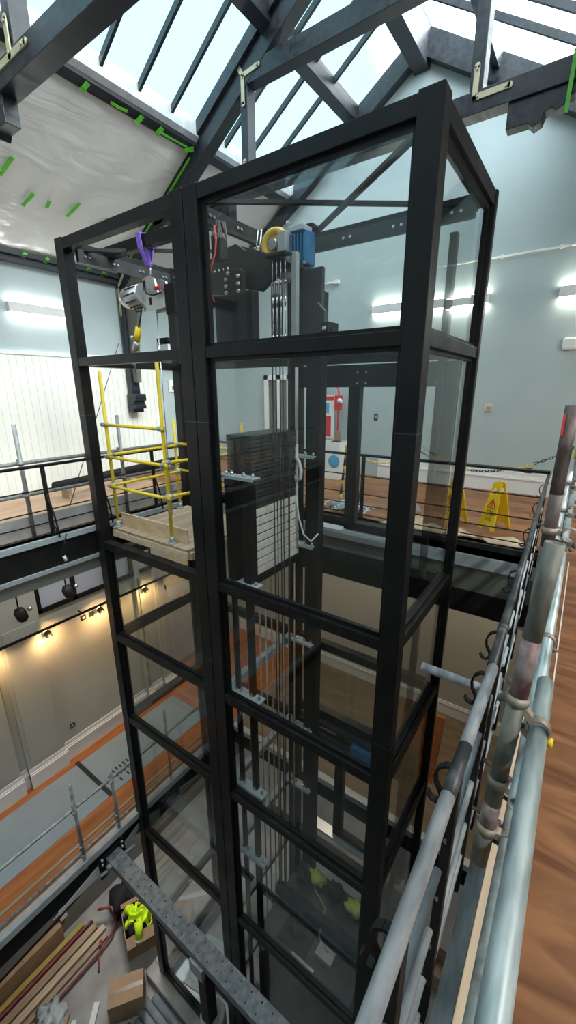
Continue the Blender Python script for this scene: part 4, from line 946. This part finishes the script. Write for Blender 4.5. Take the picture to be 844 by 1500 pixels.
for y, pl in ((3.4, 'near'), (4.7, 'middle'), (6.1, 'far')):
    x = -7.0 - (y - 3.2) * .156
    tag(MB().box(x - .12, x + .12, y - .03, y + .03, F1, -1.61).build('timber_block', 'timberdull'), pl + ' timber block carrying the long black roll', 'block', 'blocks under the black roll')
t = thing('stay_wire', (-6.4, 3.9, F1), 'thin wire rising from the left gallery floor to wall', 'wire')
MB().cyl((-5.6, 2.6, F1), (-7.9, 5.3, .9), .006, 6).build('wire_strand', 'rubber', t)
t = thing('hanging_lead', (-5.2, 2.36, -2.1), 'short black lead with a white plug hanging off the left gallery edge', 'lead')
MB().path([(-5.15, 2.40, -1.74), (-5.14, 2.36, -1.85), (-5.16, 2.31, -1.97), (-5.16, 2.33, -2.03)], .009, 8).build('lead_cable', 'rubber', t); MB().cyl((-5.16, 2.33, -2.03), (-5.155, 2.345, -2.10), .02, 10).build('plug', 'pvc', t)

# ------------------------------------------------------------------ ground floor
tag(MB().box(-6.90, -5.80, -2.8, 5.0, F0, F0 + .006).build('floor_protection_sheet', 'sheet'), 'grey floor protection sheet laid over orange boards on the ground floor', 'floor sheet')
tag(MB().box(-6.95, -5.80, 2.69, 2.76, F0 + .006, F0 + .022).build('threshold_strip', 'darkgrey'), 'dark strip across the grey sheet on the ground floor', 'strip')
b = MB()
for r in range(5):
    for k in range(3):
        if random.random() < .8: b.box(-6.25 + k * .13, -6.25 + k * .13 + .09, 3.0 + r * .075, 3.03 + r * .075, F0 + .0062, F0 + .0072)
tag(b.build('printed_marks', 'darkgrey'), 'patch of small dark print on the grey floor sheet', 'print')
t = thing('track_light', (-7.0, 3.5, -3.95), 'black lighting track with spots on the lower left wall', 'track light')
part('track_rail', 'blackmatt', t, -7.02, -6.985, 1.0, 6.2, -3.955, -3.92)
b = MB()
for y in (1.4, 3.3, 5.2): b.box(-7.15, -7.0, y, y + .02, -3.945, -3.93)
b.build('track_arm', 'blackmatt', t)
for y in (1.75, 2.68, 3.66, 4.68, 5.6):
    b = MB(); b.cyl((-7.0, y, -3.96), (-7.0, y, -4.02), .012, 8); b.path([(-6.96, y, -4.09), (-6.98, y, -4.06), (-7.04, y, -4.03), (-7.06, y, -4.02)], [.05, .055, .055, .035], 14); o = b.build('spot_head', 'blackmatt', t)
    MB().cyl((-7.055, y, -4.015), (-7.064, y, -4.005), .035, 12).build('spot_lens', 'lens', o)
GRP = 'sockets on the lower left wall'
plate('wall_socket', 'left one of two bronze sockets under the track light', 'socket', (-7.15, -7.135, 3.34, 3.43, -4.17, -4.07), 'dkbrown', (-7.135, -7.13, 3.36, 3.41, -4.14, -4.10), 'white', GRP)
plate('wall_socket', 'right one of two bronze sockets under the track light', 'socket', (-7.15, -7.135, 3.50, 3.59, -4.17, -4.07), 'dkbrown', (-7.135, -7.13, 3.52, 3.57, -4.14, -4.10), 'dkbrown', GRP)
plate('wall_socket', 'bronze socket low on the lower left wall above skirting', 'socket', (-7.15, -7.135, 2.80, 2.90, -6.26, -6.16), 'dkbrown', (-7.135, -7.13, 2.82, 2.87, -6.23, -6.19), 'brass', GRP)
t = thing('spot_lamp', (-5.6, 2.9, -2.9), 'black spot lamp hanging below the left gallery edge', 'spot lamp', 'spot lamps under the left gallery')
b = MB(); b.path([(-6.72, 2.98, -3.16), (-6.70, 2.98, -3.22), (-6.66, 3.0, -3.34), (-6.65, 3.0, -3.38)], [.05, .085, .08, .04], 16); b.build('lamp_head', 'blackmatt', t)
MB().cyl((-6.72, 2.98, -2.38), (-6.72, 2.98, -3.18), .012, 8).build('lamp_stem', 'blackmatt', t); MB().cyl((-6.62, 3.08, -3.2), (-6.60, 3.12, -3.17), .035, 10).build('lamp_shine', 'steel', t)
copy_thing(t, (-5.6, 2.15, -2.98), 'black spot lamp hanging below the left gallery near left edge', 'spot lamps under the left gallery')
SXG = -5.17
for i, (y, zt, zb) in enumerate(((1.88, -5.40, -7.08), (2.47, -5.70, -7.25), (3.54, -5.34, -7.0), (2.94, -5.65, -7.0))):
    pl = ['leftmost, outside the shaft glass', 'second, just left of the shaft post', 'with its top showing through the glass', 'close behind the shaft corner post'][i]
    tag(MB().hollow((SXG, y, zt), (SXG, y, zb), .0242, .0035, 16).build('scaffold_standard', 'tube'), 'upright scaffold tube at the ground floor edge, ' + pl, 'scaffold tube', 'upright scaffold tubes at the ground floor edge')
tubeobj('scaffold_ledger', (SXG - .05, -1.5, -5.93), (SXG - .05, 5.0, -5.88), 'tube', 'top scaffold rail along the ground floor edge')
tubeobj('scaffold_ledger', (SXG - .05, .2, -6.60), (SXG - .05, 5.0, -6.60), 'timberdull', 'middle rail along the ground floor edge')
tubeobj('scaffold_ledger', (SXG - .05, .2, -6.78), (SXG - .05, 5.0, -6.78), 'tube', 'lowest rail along the ground floor edge')
for i, (y, z) in enumerate(((1.88, -5.92), (1.88, -6.60), (1.88, -6.78), (2.47, -5.91), (2.47, -6.60), (2.47, -6.78))):
    lab = '%s coupler on the %s ground floor upright' % (['top', 'middle', 'lowest'][i % 3], 'leftmost' if i < 3 else 'second')
    coupler('scaffold_coupler', (SXG, y, z), (0, 0, 1), (0, 1, 0), (-.05, 0, 0), lab, 'couplers at the ground floor edge', m='tube')
# galvanised beam across the front of the shaft with its end plate and prop
t = thing('steel_beam', (-3.5, 2.3, -7.3), 'galvanised perforated steel beam crossing in front of the shaft foot', 'beam')
BY0, BY1 = 2.17, 2.40
b = MB(); b.box(-5.14, -.2, BY0, BY1, -7.212, -7.20); b.box(-5.14, -.2, BY0, BY0 + .012, -7.33, -7.212); b.box(-5.14, -.2, BY1 - .012, BY1, -7.33, -7.212); b.build('beam_section', 'beamgalv', t)
b = MB()
for k in range(30):
    x = -5.05 + k * .165
    for y in (BY0 + .055, BY1 - .055): b.cyl((x, y, -7.1995), (x, y, -7.2005 + .0015), .011, 10)
b.build('bolt_hole', 'rubber', t)
part('end_plate', 'blackmatt', t, -5.17, -5.14, 2.05, 2.5, -7.55, -7.10); bolts(t, [(-5.14, yy, zz) for yy in (2.1, 2.45) for zz in (-7.14, -7.24)], (1, 0, 0), .025, .03)
b = MB(); b.box(-5.05, -4.97, BY0 - .06, BY0, -7.30, -7.22); b.cyl((-5.08, 1.98, -7.33), (-5.02, 2.17, -7.33), .028, 12); b.cyl((-5.0, 2.40, -7.24), (-4.96, 2.58, -7.24), .026, 12); b.build('tube_stub', 'tube', t)
MB().prism([(1.32, -7.44), (2.22, -7.22), (2.22, -7.48)], 'x', -5.19, -5.175).build('gusset_plate', 'white', t)
MB().prism([(2.45, -7.32), (2.80, -7.18), (2.85, -7.22), (2.5, -7.62)], 'x', -5.19, -5.175).build('gusset_plate', 'palegrey', t)
t = thing('beam_prop', (-3.05, 2.35, FP), 'black steel prop with a pale round base under the beam', 'prop')
part('prop_column', 'blackmatt', t, -3.14, -2.98, 2.22, 2.38, -8.75, -7.33, bevel=.004); part('prop_head', 'galv', t, -3.18, -2.94, 2.14, 2.20, -7.55, -7.33)
b = MB(); b.path([(-3.05, 2.35, FP), (-3.05, 2.35, -8.82), (-3.05, 2.35, -8.75)], [.19, .19, .17], 20); b.build('prop_base', 'concrete', t)
t = thing('temporary_cable', (-5.4, 1.4, -8), 'black cable stretched under the ground floor edge', 'cable')
MB().path([(-5.42, -.5, -8.05), (-5.41, .63, -7.92), (-5.40, 1.4, -7.83), (-5.40, 2.19, -7.73)], .016, 8).build('cable_run', 'rubber', t)
b = MB(); b.cyl((-5.41, .9, -7.89), (-5.42, .92, -7.98), .008, 6); b.build('cable_tie', 'pvc', t)

# ------------------------------------------------------------------ the pit
def carton(name, cx, cy, yaw, sx, sy, h, label, open_=False):
    t = thing(name, (cx, cy, FP), label, 'box'); c, s = math.cos(yaw), math.sin(yaw)
    X = V((c, s, 0)); Y = V((-s, c, 0)); Z = V((0, 0, 1)); o = V((cx, cy, FP))
    if not open_:
        MB().obox(o + Z * h / 2, X, Y, Z, sx / 2, sy / 2, h / 2).build('carton_body', 'card', t, .006)
        MB().obox(o + Z * (h + .001), X, Y, Z, sx / 2 + .001, .035, .0015).build('parcel_tape', 'cardtape', t)
        b = MB()
        for sg in (-1, 1): b.obox(o + Z * (h - .05) + X * sg * (sx / 2 + .001), X, Y, Z, .0015, .035, .05)
        b.build('parcel_tape', 'cardtape', t)
    else:
        b = MB()
        for sg in (-1, 1):
            b.obox(o + Z * h / 2 + X * sg * sx / 2, X, Y, Z, .006, sy / 2, h / 2); b.obox(o + Z * h / 2 + Y * sg * sy / 2, X, Y, Z, sx / 2, .006, h / 2)
        b.obox(o + Z * .01, X, Y, Z, sx / 2, sy / 2, .008); b.build('carton_body', 'card', t)
        b = MB()
        for sg in (-1, 1): b.obox(o + Z * (h + .05) + X * sg * (sx / 2 + .06), X + Z * sg * -.6, Y, Z, .09, sy / 2, .004)
        b.build('carton_flap', 'card', t)
    return t
carton('cardboard_box', -5.36, 2.20, math.radians(52), .62, .42, .50, 'closed brown cardboard box on the pit floor')
carton('cardboard_box', -6.05, 2.98, math.radians(-25), .62, .60, .55, 'open cardboard box holding a hi-vis jacket at the pit corner', True)
def crumple(name, c, r, sx, sy, sz, m, label, cat, amp=.25, ln=0):
    b = MB(); b.ball((0, 0, 0), 1, 1, 1, 1, 28)
    for v in b.bm.verts:
        p = v.co.copy(); n = 1 + amp * (math.sin(p.x * 6 + p.y * 4 + r * 9) * .5 + math.sin(p.y * 9 - p.z * 7) * .35 + math.sin(p.z * 11 + p.x * 8) * .3)
        v.co = V(c) + V((p.x * r * sx * n, p.y * r * sy * n, p.z * r * sz * n))
    return tag(b.build(name, m, None, 0, True), label, cat)
crumple('black_bag', (-6.05, 2.98, FP + .48), .30, 1, .95, .8, 'navy', 'black bag stuffed into the open cardboard box', 'bag')
t = thing('hi_vis_jacket', (-6.0, 2.92, FP + .72), 'bright yellow-green hi-vis jacket draped over the open box', 'jacket')
b = MB(); n = 26; rows = []
for i in range(n + 1):
    row = []
    for j in range(n + 1):
        u = i / n - .5; v = j / n - .5
        if True:
            q = V((-6.02 + u * .58 * (1 - .3 * abs(v)), 3.0 + v * .46 + .08 * math.sin(u * 9), FP + .84 - .9 * (u * u + v * v) + .045 * math.sin(u * 22 + v * 9) + .03 * math.sin(v * 27 - u * 6)))
        row.append(b.bm.verts.new(q))
    rows.append(row)
for i in range(n):
    for j in range(n):
        if (i < 3 or i > n - 4) and 9 < j < 14: continue
        b.bm.faces.new((rows[i][j], rows[i + 1][j], rows[i + 1][j + 1], rows[i][j + 1]))
o = b.build('jacket_body', 'hiv', t, 0, True); m_ = o.modifiers.new('thick', 'SOLIDIFY'); m_.thickness = .012
for k, (dx, dy) in enumerate(((-.26, -.06), (.24, -.14))):
    MB().path([(-6.02 + dx * .6, 2.96 + dy * .6, FP + .80), (-6.02 + dx, 2.96 + dy, FP + .72), (-6.02 + dx * 1.25, 2.96 + dy * 1.5, FP + .56)], [.085, .075, .06], 12).build('jacket_sleeve', 'hiv', t)
    MB().path([(-6.02 + dx * 1.20, 2.96 + dy * 1.42, FP + .60), (-6.02 + dx * 1.27, 2.96 + dy * 1.54, FP + .54)], .066, 12).build('reflective_band', 'palegrey', t)
PG = 'timber lengths along the pit wall'
for i, (x, w_, h_, m, y0, y1, lab) in enumerate(((-7.24, .10, .10, 'dullyellow', .2, 2.35, 'yellow length lying against the wall side of timber stack'), (-7.12, .05, .12, 'dullred', .2, 2.5, 'thin red length beside the yellow one'),
        (-6.99, .14, .10, 'timberdull', .1, 2.5, 'wide timber plank next to the red length'), (-6.82, .13, .09, 'timber', .1, 2.6, 'pale timber plank in the middle of the stack'), (-6.66, .10, .08, 'timberdull', .2, 2.55, 'outer timber plank nearest the pit floor'))):
    tag(MB().box(x - w_ / 2, x + w_ / 2, y0, y1, FP, FP + h_).build('timber_plank', m, None, .006), lab, 'plank', PG)
tag(MB().box(-7.46, -7.34, -.5, 2.0, FP, FP + .45).build('cardboard_stack', 'card', None, .01), 'brown board stack against the pit wall', 'board')
t = thing('tubular_barrier', (-6.45, 1.8, FP), 'dull red tubular barrier frame lying beside the timbers', 'barrier')
b = MB(); b.path([(-6.52, .3, FP + .06), (-6.50, 1.2, FP + .07), (-6.48, 2.3, FP + .10), (-6.52, 2.62, FP + .16), (-6.62, 2.78, FP + .3), (-6.80, 2.80, FP + .42), (-7.0, 2.6, FP + .42)], .026, 10); b.build('barrier_tube', 'dullred', t)
b = MB(); b.path([(-6.49, 2.3, FP + .10), (-6.40, 2.22, FP + .06), (-6.25, 2.12, FP + .03)], .022, 10); b.cyl((-6.50, 2.35, FP + .10), (-6.62, 2.40, FP + .14), .03, 10); b.build('barrier_foot', 'dullred', t)
crumple('black_bag', (-6.75, 3.2, FP + .3), .32, 1, 1.2, 1, 'navy', 'heap of black cables and bags in the pit corner', 'bag', .4)
for i in range(7):
    y = 2.53 - i * .135
    tag(MB().hollow((-5.02 - .09 * (i % 3), y, FP + .07), (-3.35, y, FP + .07), .065, .004, 16).build('duct_tube', 'corr'), 'blue-grey duct tube, number %s counted from the shaft plinth' % ['one', 'two', 'three', 'four', 'five', 'six', 'seven'][i], 'tube', 'blue-grey tubes laid beside the shaft plinth')
def offcut(name, p, q, w_, h_, m, label, cat): return tag(MB().bar(p, q, w_, h_).build(name, m), label, cat)
offcut('pvc_channel', (-5.85, 1.85, FP + .04), (-5.42, 1.35, FP + .04), .10, .08, 'pvc', 'white plastic channel offcut on the pit floor', 'offcut')
offcut('pvc_channel', (-5.98, 1.48, FP + .03), (-5.75, 1.18, FP + .03), .09, .06, 'pvc', 'short white plastic offcut near the wrapped bundle', 'offcut')
offcut('timber_offcut', (-6.2, 1.45, FP + .04), (-5.95, 1.15, FP + .04), .12, .08, 'timberdull', 'brown timber offcut near the wrapped bundle', 'offcut')
crumple('wrapped_bundle', (-6.35, 1.25, FP + .1), .24, 1, .8, .35, 'palegrey', 'crumpled clear wrapped bundle at the bottom edge of view', 'bundle', .5)
tag(MB().prism([(6.2, F0), (6.26, F0), (6.66, F0 + 1.15), (6.60, F0 + 1.15)], 'x', -1.95, -1.2).build('leaning_board', 'orange', None, .004), 'orange brown board leaning on the ground floor beyond the shaft', 'board')
for i, (x, y, sx, sy, h, m, lab) in enumerate(((-.75, 6.0, .7, .5, .5, 'timberdull', 'timber crate in the basement right of the shaft'), (-1.7, 6.3, .9, .5, .35, 'darkgrey', 'low dark crate in the basement behind the shaft'), (-.5, 3.6, .5, .9, .4, 'darkgrey', 'dark crate in the basement beside the right shaft wall'))):
    t = thing('storage_crate', (x, y, FP), lab, 'crate', 'crates in the basement')
    for k in range(4): part('crate_slat', m, t, x - sx / 2, x + sx / 2, y - sy / 2, y - sy / 2 + .02, FP + h * k / 4, FP + h * (k + .8) / 4); part('crate_slat', m, t, x - sx / 2, x + sx / 2, y + sy / 2 - .02, y + sy / 2, FP + h * k / 4, FP + h * (k + .8) / 4)
    part('crate_floor', m, t, x - sx / 2, x + sx / 2, y - sy / 2 + .02, y + sy / 2 - .02, FP, FP + .02); part('crate_side', m, t, x - sx / 2, x - sx / 2 + .02, y - sy / 2 + .02, y + sy / 2 - .02, FP + .02, FP + h); part('crate_side', m, t, x + sx / 2 - .02, x + sx / 2, y - sy / 2 + .02, y + sy / 2 - .02, FP + .02, FP + h)
# loose material inside the left bay
for i, (x, y, L, m, lab) in enumerate(((-4.7, 3.1, 1.2, 'corr', 'blue-grey sheet on the shaft floor in the left bay, front'), (-4.3, 3.5, 1.0, 'palegrey', 'pale grey sheet on the shaft floor in the left bay, middle'), (-3.8, 3.3, .9, 'corr', 'blue-grey sheet on the shaft floor near the middle posts'))):
    tag(MB().obox((x, y, FP + .04 + i * .03), (math.cos(.2 * i), math.sin(.2 * i), 0), (-math.sin(.2 * i), math.cos(.2 * i), 0), (0, 0, 1), L / 2, .42, .015).build('sheet_offcut', m), lab, 'sheet')
t = thing('equipment_tray', (-2.4, 3.0, FP), 'pale tray of fittings on the shaft floor at the bottom of view', 'tray')
part('tray_base', 'palegrey', t, -2.3, -1.8, 2.88, 3.0, FP + .05, FP + .1)

# ------------------------------------------------------------------ light
w = bpy.data.worlds.new('sky'); SC.world = w; w.use_nodes = True
nt = w.node_tree; bg = nt.nodes['Background']; bg.inputs[1].default_value = 1.0
# a broken sky: pale clear blue on one side of the building, bright white cloud towards the sun on the other
tcw = nt.nodes.new('ShaderNodeTexCoord'); sx = nt.nodes.new('ShaderNodeSeparateXYZ'); mr = nt.nodes.new('ShaderNodeMapRange')
mr.inputs[1].default_value = -1; mr.inputs[2].default_value = 1
nzw = nt.nodes.new('ShaderNodeTexNoise'); nzw.inputs['Scale'].default_value = 2.2; nzw.inputs['Detail'].default_value = 3
ad = nt.nodes.new('ShaderNodeMath'); ad.operation = 'MULTIPLY_ADD'; ad.inputs[1].default_value = .22
rp = nt.nodes.new('ShaderNodeValToRGB'); el = rp.color_ramp.elements
el[0].position = .32; el[0].color = (.053, .092, .104, 1); el[1].position = .48; el[1].color = (.30, .33, .345, 1)
e3 = el.new(.80); e3.color = (.60, .615, .63, 1)
sc_ = nt.nodes.new('ShaderNodeVectorMath'); sc_.operation = 'SCALE'; sc_.inputs['Scale'].default_value = 11.0
sb = nt.nodes.new('ShaderNodeMath'); sb.operation = 'SUBTRACT'; sb.inputs[1].default_value = .11
nt.links.new(tcw.outputs['Generated'], sx.inputs[0]); nt.links.new(sx.outputs[0], mr.inputs[0]); nt.links.new(tcw.outputs['Generated'], nzw.inputs['Vector'])
nt.links.new(nzw.outputs[0], ad.inputs[0]); nt.links.new(mr.outputs[0], ad.inputs[2]); nt.links.new(ad.outputs[0], sb.inputs[0]); nt.links.new(sb.outputs[0], rp.inputs[0])
nt.links.new(rp.outputs[0], sc_.inputs[0]); nt.links.new(sc_.outputs[0], bg.inputs[0])
def lamp(kind, name, loc, power, color=(1, 1, 1), rot=None, size=1, size_y=None, **k):
    l = bpy.data.lights.new(name, kind); l.energy = power; l.color = color
    if kind == 'AREA':
        l.shape = 'RECTANGLE'; l.size = size; l.size_y = size_y or size
    else: l.shadow_soft_size = size
    for a, v in k.items(): setattr(l, a, v)
    o = bpy.data.objects.new(name, l); COL.objects.link(o); o.location = loc
    if rot: o.rotation_euler = rot
    return o
ang = math.atan(RS)
for s in (-1, 1):       # skylight portals: they only guide the sky's own light
    x = RX + s * 1.3
    p = lamp('AREA', 'skylight_portal', (x, 2.45, zr(x) + .25), 1, rot=(0, s * ang, 0), size=2.9, size_y=11.2)
    p.data.cycles.is_portal = True
for y in (1.75, 2.68, 3.66, 4.68, 5.6):
    o = lamp('SPOT', 'track_spot_light', (-6.86, y, -4.06), 20, (1, .58, .24), size=.04, spot_size=math.radians(160), spot_blend=1.0)
    o.rotation_euler = V((-.75, 0, -.65)).to_track_quat('-Z', 'Y').to_euler()
for (x, y) in ((-6.3, 0.5), (-6.3, 3.0), (-6.3, 5.6)):
    lamp('AREA', 'gallery_fill', (x, y, -2.42), 9, (1, .95, .86), size=.3, size_y=1.2)  # added fill under the left gallery, no fitting there
for (x, y) in ((-3.6, 6.7), (-.8, 6.7)):
    lamp('AREA', 'far_fill', (x, y, -2.74), 13, (1, .80, .58), size=.3, size_y=.6)  # added warm fill lifting the far lower wall, no real lamp
for y in (.27, 3.07, 5.87):       # added area lamps brighten the walkway; the right wall's fittings are invented too
    lamp('AREA', 'walkway_fill', (XR - .14, y, 1.30), 34, (1, .94, .86), rot=(0, math.radians(35), 0), size=.12, size_y=.9)
for (x, y, z) in ((-6.6, 3.5, F0 - .2), (-1.5, 6.9, F0 - .2)):   # added lamps without fittings, brightening the basement
    lamp('AREA', 'basement_fill', (x, y, z), 60 if x < -5 else 14, (1, .95, .88), size=.3, size_y=1.2)

sun = lamp('SUN', 'soft_sun', (0, 0, 8), 3.1, (1, .97, .9)); sun.data.angle = math.radians(28)
sun.rotation_euler = V((-6.3, .6, -4.9)).to_track_quat('-Z', 'Y').to_euler()

# ------------------------------------------------------------------ camera
yaw, pitch, roll = map(math.radians, (35.28889048, 16.59383134, -.22645562))
fw = V((-math.sin(yaw) * math.cos(pitch), math.cos(yaw) * math.cos(pitch), -math.sin(pitch))); rt = V((math.cos(yaw), math.sin(yaw), 0)); up = rt.cross(fw)
r2 = math.cos(roll) * rt + math.sin(roll) * up; u2 = -math.sin(roll) * rt + math.cos(roll) * up
cam = bpy.data.cameras.new('camera'); co = bpy.data.objects.new('camera', cam); COL.objects.link(co)
cam.sensor_fit = 'VERTICAL'; cam.sensor_height = 36; cam.lens = 602.755 / 1500 * 36; cam.clip_start = .02; cam.clip_end = 200
mw = Matrix.Identity(4)
for i in range(3): mw[i][0] = r2[i]; mw[i][1] = u2[i]; mw[i][2] = -fw[i]
co.matrix_world = mw
SC.camera = co
for o in SC.objects:
    if o.parent is None: o.location.z += OZ

SC.view_settings.view_transform = 'Standard'; SC.view_settings.look = 'None'; SC.view_settings.gamma = 1; SC.view_settings.use_curve_mapping = False
SC.view_settings.exposure = 0.8
SC.cycles.transparent_max_bounces = 40; SC.cycles.max_bounces = 10; SC.cycles.diffuse_bounces = 5; SC.cycles.glossy_bounces = 5
